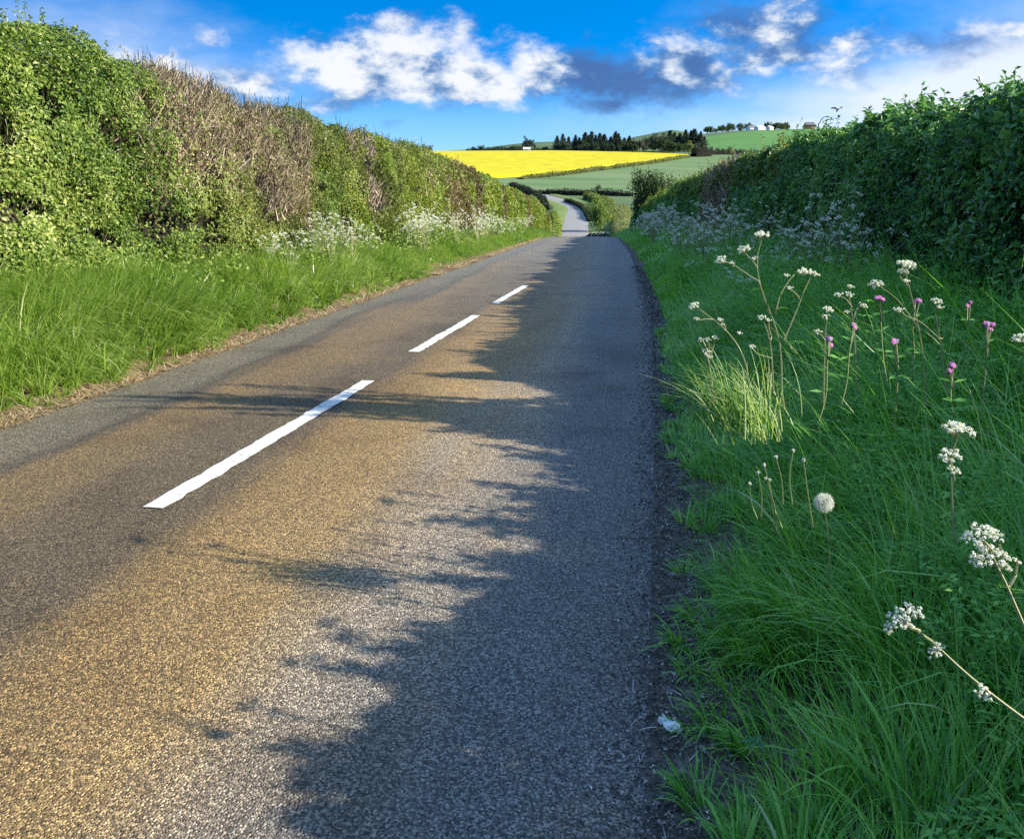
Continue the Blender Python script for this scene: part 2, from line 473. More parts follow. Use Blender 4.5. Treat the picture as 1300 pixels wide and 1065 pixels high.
def strip(name, s, lats, zf, mat, uvs=True, wob=None):
    """sheet along the road; lats (k,) factors, zf(s,lat) height over the centre line"""
    ss, ll = np.meshgrid(s, lats, indexing='ij')
    if wob is not None: ll = wob(ss, ll)
    xy = path_at(ss, ll)
    z = path_z(ss) + zf(ss, ll)
    V = xyz(xy[..., 0], xy[..., 1], z).reshape(-1, 3)
    n, k = ss.shape
    i = np.arange(n - 1)[:, None] * k + np.arange(k - 1)[None]
    Fc = np.stack([i, i + 1, i + k + 1, i + k], -1).reshape(-1, 4)
    me = mesh(V, Fc, mat, smooth=True, uv=np.stack([ll.ravel(), ss.ravel()], 1))
    return link(name, me)


# terrain sheet
def grow(a, b, step, k):
    out = [a]
    while out[-1] < b:
        out.append(out[-1] + step); step *= k
    return np.array(out)


gy = np.concatenate([np.arange(-60, 300, 4.0), grow(300, 3200, 5, 1.035)])
gx = grow(30, 1900, 5, 1.06); gx = np.concatenate([-gx[::-1] * .8 - 20, np.arange(-40, 30, 4.0), gx])
XX, YY = np.meshgrid(gx, gy, indexing='ij')
ZZ = base(XX, YY)
dc = np.min(np.hypot(XX[..., None] - PATH[::16, 0], YY[..., None] - PATH[::16, 1]), -1)
ZZ = ZZ - .12 - .7 * np.clip(1 - (dc - 8) / 6, 0, 1)
nx, ny = XX.shape
i = np.arange(nx - 1)[:, None] * ny + np.arange(ny - 1)[None]
Fc = np.stack([i, i + ny, i + ny + 1, i + 1], -1).reshape(-1, 4)
tag(link('terrain', mesh(xyz(XX, YY, ZZ).reshape(-1, 3), Fc, M['terrain'], smooth=True)), kind='structure')

# road
lr = np.array([-1, -.8, -.55, -.3, 0, .3, .55, .8, 1.0])
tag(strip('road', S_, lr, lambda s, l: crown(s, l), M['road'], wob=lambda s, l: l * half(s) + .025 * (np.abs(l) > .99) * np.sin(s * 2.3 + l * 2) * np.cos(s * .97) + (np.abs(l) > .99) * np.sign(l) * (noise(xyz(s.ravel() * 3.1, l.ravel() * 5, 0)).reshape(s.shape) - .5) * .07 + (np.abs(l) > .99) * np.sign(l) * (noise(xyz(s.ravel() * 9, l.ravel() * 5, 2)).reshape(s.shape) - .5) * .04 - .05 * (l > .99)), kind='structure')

# verges (ground under the grass)
VL = [(-2.1, -.03), (-2.5, .0), (-2.75, .05), (-3.2, .24), (-3.9, .42), (-5, .5), (-6.6, .45), (-8.5, -.9)]
VR = [(2.0, -.03), (2.25, .0), (2.45, .03), (2.9, .15), (3.6, .30), (4.3, .42), (5.2, .5), (6.6, .45), (8.5, -.9)]


def verge_h(lat):
    lat = np.asarray(lat, float)
    l = np.array(sorted(VL + VR))
    return np.interp(lat, l[:, 0], l[:, 1])


def shift_lat(s, lat):      # the road narrows with distance, the verge follows
    return lat - np.sign(lat) * (2.28 - half(s)) * np.clip(1.6 - np.abs(lat) / 4.5, 0, 1)


ds = S_[(S_ < _s[-1] - 5)]
vz = lambda s, l: verge_h(l) * np.interp(s, [120, 160], [1, .55]) + .03 * np.sin(s * 2.1 + l * 3)*(np.abs(l) > 2.7)
def verge(name, prof, a, b, mat, dz=0, smax=1e9, smin=-99):
    lats = np.linspace(a, b, 14) if abs(b - a) > 1 else np.linspace(a, b, 6)
    return strip(name, ds[(ds < smax) & (ds > smin)], lats, lambda s, l: vz(s, l) + dz, mat, wob=shift_lat)


tag(verge('left_verge', VL, -2.75, -8.4, M['bank'], 0, 97), kind='structure')
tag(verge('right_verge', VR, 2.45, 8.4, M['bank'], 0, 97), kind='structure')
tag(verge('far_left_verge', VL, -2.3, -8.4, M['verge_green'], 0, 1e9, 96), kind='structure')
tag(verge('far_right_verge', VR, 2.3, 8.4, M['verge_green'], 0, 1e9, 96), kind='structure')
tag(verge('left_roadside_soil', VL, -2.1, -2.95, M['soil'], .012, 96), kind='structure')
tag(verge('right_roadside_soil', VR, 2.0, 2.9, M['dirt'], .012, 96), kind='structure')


# road markings
def dash(s0, s1, lat0, lat1, w, label, bend=0):
    n = max(24, int((s1 - s0) * 14))
    s = np.linspace(s0, s1, n)
    l = np.linspace(lat0, lat1, n) + bend * np.sin(np.linspace(0, math.pi, n))
    e = R.normal(size=(2, n)) * .006
    a, b = l - w / 2 + e[0] - .012 * noise(xyz(s * 3, 0, 0)), l + w / 2 + e[1] + .012 * noise(xyz(s * 3, 5, 0))
    V = []
    for q in (a, b):
        xy = path_at(s, q); V.append(xyz(xy[:, 0], xy[:, 1], path_z(s) + crown(s, q) + .006))
    V = np.concatenate(V)
    i = np.arange(n - 1)
    o = link('road_marking', mesh(V, np.stack([i, i + n, i + n + 1, i + 1], 1), M['paint']))
    return tag(o, label, None, 'dashes of the centre line', 'structure')


def s_of(y): return np.interp(y, PATH[S_ < 127, 1], S_[S_ < 127])
def lat_of(X, y): return X - cx(y)
for y0, y1, X0, X1, lb in [(3.5, 6.54, -2.49, -2.47, 'longest nearest white dash of the centre line'), (7.92, 10.72, -2.5, -2.5, 'middle white dash of the near centre line'),
                           (12.05, 14.88, -2.53, -2.55, 'farthest white dash before the crest of the road')]:
    dash(s_of(y0), s_of(y1), lat_of(X0, y0), lat_of(X1, y1), .105, lb)
for a in range(6):
    dash(212 + a * 9, 217 + a * 9, .35, .35, .22, 'small white dash on the far bend of the road')

# ------------------------------------------------------------------ fields
def field(name, cols, mat, dz=.25, rows=26, edge=None):
    """cols: (px, r_near, r_far)"""
    cols = np.array(cols, float)
    pxs = np.linspace(cols[0, 0], cols[-1, 0], 60)
    lo = np.interp(pxs, cols[:, 0], cols[:, 1]); hi = np.interp(pxs, cols[:, 0], cols[:, 2])
    t = np.linspace(0, 1, rows)
    rr = lo[:, None] * (1 - t) + hi[:, None] * t
    X, Y = fxy((pxs[:, None] - PX) / F, rr)
    Z = base(X, Y) + dz
    n, k = X.shape
    i = np.arange(n - 1)[:, None] * k + np.arange(k - 1)[None]
    V = xyz(X, Y, Z).reshape(-1, 3)
    Fc = np.stack([i, i + k, i + k + 1, i + 1], -1).reshape(-1, 4)
    if edge:            # the crop stands above the ground: its near face
        V2 = xyz(X[:, 0], Y[:, 0], Z[:, 0] - dz - .2)
        j = np.arange(n - 1); m = len(V)
        Fc = np.concatenate([Fc, np.stack([j * k, m + j, m + j + 1, (j + 1) * k], 1)])
        V = np.concatenate([V, V2])
    return link(name, mesh(V, Fc, mat, smooth=True))


tag(field('green_field', [(560, 330, 395), (640, 325, 408), (700, 318, 435), (800, 312, 530), (862, 312, 622), (900, 312, 650), (1000, 312, 655), (1200, 312, 640)], M['pale_field']), kind='structure')
tag(field('rapeseed_crop', [(380, 400, 765), (560, 400, 765), (640, 418, 758), (700, 446, 748), (760, 500, 715), (820, 562, 680), (850, 612, 662), (866, 638, 650)], M['yellow'], 1.1, 40, True), kind='stuff')
tag(field('hill_field', [(885, 690, 1010), (930, 690, 1060), (1000, 690, 1100), (1200, 690, 1100)], M['bright_field']), kind='structure')
#SPLIT1
# ------------------------------------------------------------------ gaps in the roadside hedge that let the sun through to some flowers
BEAMS = []
def beam(p, r): BEAMS.append((np.asarray(p, float), r))


def in_beam(P, extra=0.0):
    k = np.zeros(len(P), bool)
    for p, r in BEAMS:
        v = P - p
        d = np.linalg.norm(v - (v @ SUN)[:, None] * SUN, axis=1)
        k |= (d < r + extra) & (v @ SUN > .5)
    return k


for px, py, d, r in [(968, 300, 3.0, .10), (945, 318, 3.0, .08), (915, 332, 3.0, .07), (1027, 348, 3.0, .10), (985, 400, 3.0, .09), (1012, 392, 3.0, .07), (880, 390, 3.0, .08),
                     (905, 410, 3.0, .07), (935, 480, 3.0, .12), (965, 405, 3.0, .06), (1255, 690, 1.12, .07), (1275, 735, 1.12, .06), (1148, 788, 1.15, .06), (1190, 825, 1.15, .05),
                     (1235, 870, 1.15, .05), (1050, 398, 3.3, .06), (920, 445, 3.0, .09), (1046, 638, 1.95, .05), (1217, 545, 2.0, .06), (1207, 580, 2.0, .05), (1152, 340, 3.6, .06), (1112, 362, 3.6, .04), (1190, 384, 3.4, .04), (1076, 374, 3.8, .06), (1297, 432, 2.6, .05), (1117, 377, 3.4, .03), (1254, 411, 3.0, .03), (1054, 430, 3.1, .03)]:
    beam(at(px, py, d), r)

# ------------------------------------------------------------------ hedges
LAT_L, LAT_R = 4.2, 4.45
PROF = np.array([(0, 0), (.12, .3), (.2, .6), (.34, .88), (.6, 1.0), (1.15, 1.0), (1.5, .86), (1.7, .4), (1.75, 0)])


def hedge_h(side, y):
    if side < 0: return np.interp(y, [-6, 8, 20, 30, 50, 70, 88, 94, 150], [3.3, 3.25, 3.12, 3.2, 2.95, 2.95, 2.95, 2.2, 2.0])
    return np.interp(y, [-6, 1.0, 2.4, 3.4, 4.5, 5.1, 5.7, 6.4, 7.6, 9.5, 12.5, 18, 55, 78, 90, 150], [1.94, 1.92, 1.80, 1.62, 1.48, 1.80, 2.5, 1.95, 2.42, 2.45, 2.62, 2.75, 2.82, 2.7, 2.2, 1.7])


def hedge_pt(side, y, t, inset=0.0, lump=1.0):
    """t in 0..1 round the front, top and back of the clipped hedge"""
    H = hedge_h(side, y); zb = .35
    seg = np.hypot(np.diff(PROF[:, 0]), np.diff(PROF[:, 1]) * 2.6)
    tt = np.concatenate([[0], np.cumsum(seg)]); tt /= tt[-1]
    lat = np.interp(t, tt, PROF[:, 0]); zf = np.interp(t, tt, PROF[:, 1])
    e = .01
    dl = np.interp(np.minimum(t + e, 1), tt, PROF[:, 0]) - np.interp(np.maximum(t - e, 0), tt, PROF[:, 0])
    dz = (np.interp(np.minimum(t + e, 1), tt, PROF[:, 1]) - np.interp(np.maximum(t - e, 0), tt, PROF[:, 1])) * 2.6
    ln = np.hypot(dl, dz) + 1e-9
    nl, nz = -dz / ln, dl / ln                                     # outward
    l0 = np.interp(y, [45, 88], [LAT_L, 3.35]) if side < 0 else LAT_R
    base_z = near_z(y) * 1.0
    X = cx(y) + side * (l0 + lat); Z = base_z + zb + zf * (H - zb)
    P = xyz(X, y, Z); Nn = xyz(side * nl, 0 * y, nz)
    d = (noise(P, .75, 3) - .5) * .42 + (noise(P, 2.1, 4) - .5) * .26
    return P + Nn * (d * lump - inset)[:, None], Nn


T_CREST = .62


def hedge_core(g, side, y0, y1, step):
    ys = np.arange(y0, y1 + step * .5, step); ts = np.linspace(0, 1, 22)
    a, b = np.meshgrid(ys, ts, indexing='ij')
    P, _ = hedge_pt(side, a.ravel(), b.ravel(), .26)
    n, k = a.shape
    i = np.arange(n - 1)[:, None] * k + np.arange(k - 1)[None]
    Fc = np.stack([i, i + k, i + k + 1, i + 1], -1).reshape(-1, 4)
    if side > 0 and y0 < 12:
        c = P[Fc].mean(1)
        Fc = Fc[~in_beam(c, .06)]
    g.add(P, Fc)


def edge_noise(y, P): return y + (noise(P, .8, 11) - .5) * 2.6 + (noise(P, 3, 12) - .5) * .8


def leaf_cloud(side, y0, y1, dens, L, tlo, thi, keep=None, gap=.36, depth=.09):
    """positions, normals and tones of the leaves on a length of hedge"""
    peri = 2.8 * 2 + 1.6
    n = int((y1 - y0 + 2) * peri * (thi - tlo) * dens)
    y = R.uniform(y0 - 1, y1 + 1, n); t = R.uniform(tlo, thi, n)
    P, Nn = hedge_pt(side, y, t)
    e = edge_noise(y, P)
    k = (e >= y0) & (e < y1)
    g = noise(P, 2.6, 21) * .6 + noise(P, 6.5, 22) * .4
    hole = g < gap
    k &= ~(hole & (R.random(n) < .72))
    if keep is not None: k &= keep(P, y, t)
    P = P - Nn * (R.exponential(depth, n) + np.where(hole, .20, 0) - .06)[:, None]
    if side > 0 and y0 < 12: k &= ~in_beam(P)
    P, Nn = P[k], Nn[k]
    tone = np.clip(.62 * R.random(len(P)) + .42 * noise(P, .9, 31) + .30 * noise(P, 4, 32) - .16, 0, 1)
    return P, Nn, tone


def leaves_for(g, P, Nn, tone, L, asp=.62, jit=.75):
    cl = np.stack([noise(P, 3.2, 33 + q) - .5 for q in range(3)], 1) * 2.4
    d = norm(Nn + cl + R.normal(size=P.shape) * jit * .85 + np.array([0, 0, .25]))
    leaf_block(g, P, d, L * np.exp(np.clip(R.normal(size=len(P)), -2, 1.3) * .32) * .95, L * asp * np.exp(np.clip(R.normal(size=len(P)), -2, 1.4) * .25), tone)


def shoots(gs, gl, side, y0, y1, per_m, lmin, lmax, L, t0=.36, t1=.62, tone=.5, nodes=8, whorl=2, per_clump=2.6, spread=.11):
    n = int((y1 - y0) * per_m)
    nc = max(2, int((y1 - y0) * per_clump)); cc = R.uniform(y0, y1, nc); ch = R.uniform(.35, 1.1, nc) ** 1.3
    ci = R.integers(0, nc, n); y = np.clip(cc[ci] + R.normal(size=n) * spread, y0, y1); P, Nn = hedge_pt(side, y, R.uniform(t0, t1, n))
    ln = lmin + (lmax - lmin) * R.uniform(.3, 1, n) * ch[ci]
    d = norm(Nn * .5 + np.array([0, 0, 1.0]) + R.normal(size=P.shape) * .35)
    if side > 0:
        k = ~(in_beam(P, .08) | in_beam(P + d * ln[:, None] * .5, .08) | in_beam(P + d * ln[:, None], .08))
        P, d, ln = P[k], d[k], ln[k]; n = len(P)
    bend = R.normal(size=P.shape) * .25
    s = np.linspace(0, 1, 5)[None, :, None]
    path = P[:, None] - d[:, None] * .12 + d[:, None] * (ln[:, None, None] + .12) * s + bend[:, None] * (ln[:, None, None] * s ** 2)
    tubes(gs, path, .005, .002, R.random(n), 3)
    for q in np.linspace(.2, 1, nodes):
        pos = P - d * .12 + d * (ln[:, None] + .12) * q + bend * (ln[:, None] * q ** 2)
        pos = np.concatenate([pos] * whorl); m = len(pos)
        leaf_block(gl, pos, R.normal(size=(m, 3)) * .6 + np.array([0, 0, 1.]), L * R.uniform(.7, 1.2, m), L * .5, np.clip(tone + R.normal(size=m) * .2, 0, 1))


def twig_cloud(g, side, y0, y1, dens, lmin, lmax, rad, tlo, thi, keep=None, tone=(.2, 1)):
    n = int((y1 - y0 + 2) * 7.2 * (thi - tlo) * dens)
    y = R.uniform(y0 - 1, y1 + 1, n); t = R.uniform(tlo, thi, n)
    P, Nn = hedge_pt(side, y, t)
    e = edge_noise(y, P); k = (e >= y0) & (e < y1)
    if keep is not None: k &= keep(P, y, t)
    P, Nn, n = P[k], Nn[k], int(k.sum())
    if not n: return
    P = P - Nn * R.uniform(-.03, .2, n)[:, None]
    ln = R.uniform(lmin, lmax, n)[:, None]
    d = norm(np.array([0, 0, 1.]) + Nn * .35 + R.normal(size=P.shape) * .33)
    b = R.normal(size=P.shape) * .22
    s = np.linspace(-.5, .5, 4)[None, :, None]
    path = P[:, None] + d[:, None] * ln[:, None] * s + b[:, None] * ln[:, None] * (s ** 2 * 2)
    tubes(g, path, rad * R.uniform(.7, 1.4, n), rad * .5, R.uniform(*tone, n), 3)


def section(side, y0, y1, label, layers, core_step, extra=None):
    """layers: list of (part name, material key, fn(geo))"""
    ym = (y0 + y1) / 2
    loc = np.array([float(cx(ym)) + side * 5.0, ym, float(near_z(ym)) + .3])
    root = thing('hedge', label, 'hedge', loc, 'clipped hedges along both sides of the lane')
    g = Geo(); hedge_core(g, side, y0, y1, core_step); g.obj('shade_core', M['core'], root, loc, True)
    for nm, mk, fn in layers:
        g = Geo(); fn(g); g.obj(nm, M[mk], root, loc)
    return root


def lay(side, y0, y1, dens, L, tlo=0, thi=.72, keep=None, **kw):
    def fn(g):
        P, Nn, tn = leaf_cloud(side, y0, y1, dens, L, tlo, thi, keep, **kw)
        leaves_for(g, P, Nn, tn, L)
    return fn


def back(side, y0, y1, L, dens):
    def fn(g):
        P, Nn, tn = leaf_cloud(side, y0, y1, dens, L, .66, 1, None)
        leaves_for(g, P, Nn, tn, L)
    return fn


def both(*fns):
    def fn(g):
        for f in fns: f(g)
    return fn


def tw(*a, **k):
    return lambda g: twig_cloud(g, *a, **k)


def sh(side, y0, y1, per, a, b, L, **k):
    """shoots: returns a layer pair sharing one draw"""
    gs, gl = Geo(), Geo()
    shoots(gs, gl, side, y0, y1, per, a, b, L, **k)
    def put(src):
        def fn(g):
            for v, f, r in zip(src.v, src.f, src.r): g.add(v, f - f.min(), r)
        return fn
    return put(gs), put(gl)


# brown, twiggy areas of the left hedge
def brown(P, y, t):
    a = np.interp(y, [10.0, 12.0, 15.4, 17.0], [0, 1, 1, 0])
    z = P[:, 2] - near_z(y)
    v = a * .86 + (noise(P, 1.0, 41) - .5) * 1.25 + (noise(P, 3.2, 42) - .5) * .5 + np.interp(z, [.8, 1.7, 2.6, 3.3], [-1.0, -.12, .12, .12])
    b = np.interp(y, [18.4, 19.0, 20.6, 21.4], [0, .62, .62, 0]) + (noise(P, 1.4, 43) - .5) * 1.1 + np.interp(z, [1.0, 1.5, 3], [-1, 0, -.15])
    return np.maximum(v, b)


is_brown = lambda P, y, t: (brown(P, y, t) + R.normal(size=len(P)) * .2 > .55)
some_green = lambda p: (lambda P, y, t: (brown(P, y, t) + R.normal(size=len(P)) * .2 < .55) | (R.random(len(P)) < p))

s1, l1 = sh(-1, 5, 10.4, 22, .08, .30, .055)
section(-1, -4, 10.2, 'near end of the left hedge, dense bright green leaves running off the left edge',
        [('foliage', 'green', both(lay(-1, 5.5, 10.2, 2900, .052), lay(-1, -4, 5.5, 260, .11), l1)),
         ('brushwood', 'twig', both(s1, tw(-1, 5.5, 10.2, 26, .1, .35, .004, 0, .7), tw(-1, 8.6, 10.2, 220, .15, .5, .006, 0, .72, keep=is_brown, tone=(.2, .9))))], .25)
s2, l2 = sh(-1, 10.2, 17, 14, .08, .26, .05)
mixg = lambda q: (lambda P, y, t: (noise(P, .9, 55) * .6 + .4 * R.random(len(P)) + np.interp(y, [10, 13], [.25, -.05]) > .5) == q)
section(-1, 10.2, 17.2, 'bare brown twiggy stretch of the left hedge with few leaves',
        [('foliage', 'green', lay(-1, 10.2, 17.2, 2400, .051, keep=lambda P, y, t: some_green(.05)(P, y, t) & mixg(True)(P, y, t))),
         ('faded_foliage', 'olive', both(lay(-1, 10.2, 17.2, 2400, .05, keep=lambda P, y, t: some_green(.15)(P, y, t) & mixg(False)(P, y, t)), l2)),
         ('brushwood', 'twig', both(tw(-1, 10.2, 17.2, 310, .14, .52, .0075, 0, .72, keep=is_brown, tone=(.15, 1)), s2)),
         ('withered_leaves', 'pale_dead', lay(-1, 10.2, 17.2, 420, .05, keep=is_brown))], .3)
s3, l3 = sh(-1, 17.2, 27, 9, .1, .35, .06)
section(-1, 17.2, 26.5, 'left hedge stretch of mid green leaves with a narrow brown streak',
        [('foliage', 'olive', both(lay(-1, 17.2, 26.5, 900, .07, keep=lambda P, y, t: (brown(P, y, t) < .55) & (noise(P, .6, 51) + R.normal(size=len(P)) * .07 < .50)), l3)),
         ('fresh_foliage', 'lime', lay(-1, 17.2, 26.5, 900, .07, keep=lambda P, y, t: (brown(P, y, t) < .55) & (noise(P, .6, 51) + R.normal(size=len(P)) * .07 >= .50))),
         ('brushwood', 'twig', both(tw(-1, 17.2, 26.5, 150, .2, .6, .010, 0, .72, keep=is_brown, tone=(.25, 1)), s3))], .4)
s4, l4 = sh(-1, 26.5, 38, 5, .1, .35, .08)
section(-1, 26.5, 38, 'left hedge stretch of dull russet and olive leaves behind white flowers',
        [('foliage', 'russet', both(lay(-1, 26.5, 38, 330, .11, keep=lambda P, y, t: noise(P, .45, 52) + .12 * noise(P, 2, 53) + R.normal(size=len(P)) * .09 > .58), l4)),
         ('fresh_foliage', 'lime', lay(-1, 26.5, 38, 330, .11, keep=lambda P, y, t: noise(P, .45, 52) + .12 * noise(P, 2, 53) + R.normal(size=len(P)) * .09 <= .60)),
         ('brushwood', 'twig', both(tw(-1, 26.5, 38, 14, .3, .7, .012, 0, .7), s4))], .5)
section(-1, 38, 93, 'far end of the left hedge, neat yellow green, dropping behind the crest',
        [('foliage', 'lime', lay(-1, 38, 93, 150, .17, keep=lambda P, y, t: noise(P, .3, 54) + R.normal(size=len(P)) * .09 > .36)),
         ('russet_foliage', 'russet', lay(-1, 38, 93, 100, .16, keep=lambda P, y, t: noise(P, .3, 54) + R.normal(size=len(P)) * .09 <= .36))], .8)

# right hedge, seen from its shaded side; the first metres stand outside the picture and cast the shade
s5c, l5c = sh(1, -3, 2.7, 34, .06, .24, .08, t0=.44, t1=.54, nodes=10, whorl=4, per_clump=5, spread=.045)
s5, l5 = sh(1, 2.7, 6.7, 44, .08, .44, .085, t0=.44, t1=.54, nodes=16, whorl=4, per_clump=5, spread=.045)
s5b, l5b = sh(1, 6.7, 8.2, 26, .06, .30, .075)
gw, gwl = Geo(), Geo()
nq = 54                                   # long whippy shoots above the hedge
yy = np.where(np.arange(nq) < 40, R.normal(5.72, .17, nq), R.normal(6.95, .08, nq)); top = np.where(np.arange(nq) < 40, R.uniform(.3, 1.5, nq), R.uniform(.2, .65, nq))
Pw, _ = hedge_pt(1, yy, R.uniform(.38, .5, nq))
sq = np.linspace(0, 1, 7)[None, :, None]
pw = Pw[:, None] + np.array([0, 0, 1.]) * (top[:, None, None] * sq) + R.normal(size=(nq, 1, 3)) * np.array([.18, .12, 0]) * top[:, None, None] * sq ** 1.6
tubes(gw, pw, .009, .004, .3, 4)
for q in np.linspace(1, 6, 16):
    q0 = min(int(q), 5); pos = pw[:, q0] * (q0 + 1 - q) + pw[:, q0 + 1] * (q - q0); m = len(pos)
    for _ in range(4): leaf_block(gwl, pos, R.normal(size=(m, 3)), .07, .04, R.random(m))
put = lambda src: (lambda g: [g.add(v, f - f.min(), r) for v, f, r in zip(src.v, src.f, src.r)])
section(1, -4, 8.2, 'near end of the right hedge, shaded dark leaves at the right edge',
        [('foliage', 'deep', both(lay(1, -4, 8.2, 1000, .075, keep=lambda P, y, t: (y > 5.2) | (t > .3) | (R.random(len(P)) < .35)), lay(1, -4, 8.2, 1300, .085, .34, .64), back(1, -4, 8.2, .10, 420), l5, l5b, l5c, put(gwl))),
         ('brushwood', 'dark_twig', both(s5, s5b, s5c, put(gw), tw(1, 4, 8.2, 20, .2, .5, .006, 0, .6)))], .16)
s6, l6 = sh(1, 8.2, 18, 26, .08, .36, .08, nodes=9, whorl=3)
section(1, 8.2, 17.5, 'tall shaded dark green stretch of the right hedge with spiky leafy shoots',
        [('foliage', 'deep', both(lay(1, 8.2, 17.5, 1150, .078), back(1, 8.2, 17.5, .11, 200), l6)),
         ('brushwood', 'dark_twig', both(s6, tw(1, 8.2, 17.5, 16, .2, .5, .006, 0, .6)))], .25)
pale_patch = lambda P, y, t: np.interp(y, [23.5, 25, 29, 31], [0, 1, 1, 0]) + (noise(P, 1.1, 61) - .5) * 1.1 > .62
s7, l7 = sh(1, 17.5, 40, 8, .12, .45, .09)
section(1, 17.5, 40, 'right hedge stretch with a pale withered patch among shaded leaves',
        [('foliage', 'deep', both(lay(1, 17.5, 40, 420, .105, keep=lambda P, y, t: ~pale_patch(P, y, t)), back(1, 17.5, 40, .16, 100))),
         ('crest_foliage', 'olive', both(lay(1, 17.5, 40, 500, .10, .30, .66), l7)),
         ('withered_leaves', 'pale_dead', lay(1, 17.5, 40, 420, .10, keep=pale_patch)),
         ('brushwood', 'twig', both(s7, tw(1, 17.5, 40, 60, .3, .7, .010, 0, .6, keep=pale_patch)))], .4)
s8, l8 = sh(1, 40, 84, 5, .15, .5, .13)
section(1, 40, 84, 'far end of the right hedge, dark below with a sunlit crest',
        [('foliage', 'deep', both(lay(1, 40, 84, 150, .17), back(1, 40, 84, .24, 40))),
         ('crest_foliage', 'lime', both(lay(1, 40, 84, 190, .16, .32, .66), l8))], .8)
#SPLIT2
# ------------------------------------------------------------------ grass
def verge_pt(s, lat):
    ll = shift_lat(s, lat)
    xy = path_at(s, ll)
    return xyz(xy[..., 0], xy[..., 1], path_z(s) + vz(s, ll))


def tone_at(P, a=.55, b=.35, c=.2):
    return np.clip(a * R.random(len(P)) + b * noise(P, 1.1, 71) + c * noise(P, 4.5, 72) - .03, 0, 1)


def clumped(n, s0, s1, l0, l1, k=.55, sc=2.2, power=1.0):
    s = s0 + (s1 - s0) * R.random(n) ** power; l = R.uniform(l0, l1, n)
    P = verge_pt(s, l)
    m = noise(P, sc, 81) + .35 * noise(P, sc * 3, 82)
    keep = R.random(n) < np.clip((m - .25) * 1.8, .18, 1)
    return P[keep], s[keep], l[keep]


def tufts(g, n, s0, s1, l0, l1, m, L, w, nseg, bias, spread, l_edge=None, pw_=1.0, sc=2.2):
    P, s, l = clumped(n, s0, s1, l0, l1, sc=sc, power=pw_)
    n = len(P)
    ed = np.ones(n) if l_edge is None else l_edge(l)
    sz = R.uniform(.6, 1.2, n) * ed
    C = np.repeat(P, m, 0); Z = np.repeat(sz, m)
    a0 = np.repeat(bias + (noise(P, .8, 87) - .5) * spread, m)
    N_ = len(C); r = R.random(N_) ** .5
    az = a0 + R.normal(size=N_) * (.35 + 1.0 * R.random(N_))
    off = np.stack([np.cos(az) * r, np.sin(az) * r, 0 * r], 1) * (.055 * np.sqrt(Z) * L / .5)[:, None]
    tone = np.clip(np.repeat(.12 + .42 * R.random(n) + .35 * noise(P, .7, 88), m) + R.normal(size=N_) * .19, 0, 1)
    wd = w * np.exp(R.normal(size=N_) * .4)
    blade_block(g, C + off - np.array([0, 0, .03]), az, L * Z * R.uniform(.55, 1.15, N_), wd, .06 + .55 * r * R.random(N_), R.uniform(.5, 2.3, N_), tone, nseg)


# left verge: long soft grass combed over towards the road
g = Geo()
for n, s0, s1, l0, l1, L, w, ns in [(9000, 3.2, 8.5, -4.5, -2.6, .62, .008, 5), (11000, 8.5, 16, -4.5, -2.6, .42, .010, 4), (34000, 16, 34, -4.4, -2.6, .34, .017, 3), (22000, 34, 80, -4.4, -2.6, .40, .034, 2)]:
    P, s, l = clumped(n, s0, s1, l0, l1)
    edge = np.clip((-l - 2.5) / .75, .28, 1)
    tuft = noise(P, 1.5, 85)
    az = (noise(P, .9, 83) - .5) * 2.4 - .25 + R.normal(size=len(P)) * .45
    ln = L * edge * R.uniform(.55, 1.25, len(P)) * (.65 + .7 * tuft)
    blade_block(g, P - np.array([0, 0, .02]), az, ln, w * R.uniform(.6, 1.3, len(P)), R.uniform(.05, .45, len(P)), R.uniform(.7, 2.1, len(P)), tone_at(P), ns)
le = lambda l: np.clip((-l - 2.25) / .75, .26, 1)
tufts(g, 900, 3.4, 8.5, -4.45, -2.45, 40, .70, .0088, 6, -.35, 2.0, le)
tufts(g, 1000, 8.5, 17, -4.45, -2.45, 34, .50, .011, 5, -.35, 2.0, le)
gl = g.obj('left_verge_grass', M['grass']); tag(gl, 'long lush grass combed over the left verge', 'grass', kind='stuff')

# dry cut grass along the left road edge
g = Geo()
n = 15000
s = 3.5 + 42 * R.random(n) ** 1.7; l = -2.22 - np.abs(R.normal(size=n)) * .13 - .06
P = verge_pt(s, l) + np.array([0, 0, .025])
kk = noise(P, 1.6, 91) > .36; P = P[kk]; m = len(P)
sc = np.interp(P[:, 1], [4, 15, 45], [1, 1.6, 3.0])
blade_block(g, P, R.uniform(0, 6.28, m), R.uniform(.04, .13, m) * sc ** .6, .006 * sc, R.uniform(1.1, 1.6, m), R.uniform(-.3, .5, m), R.random(m), 2)
tag(g.obj('cut_grass', M['dry']), 'straw coloured cut grass on the brown edge of the road', 'grass litter', kind='stuff')

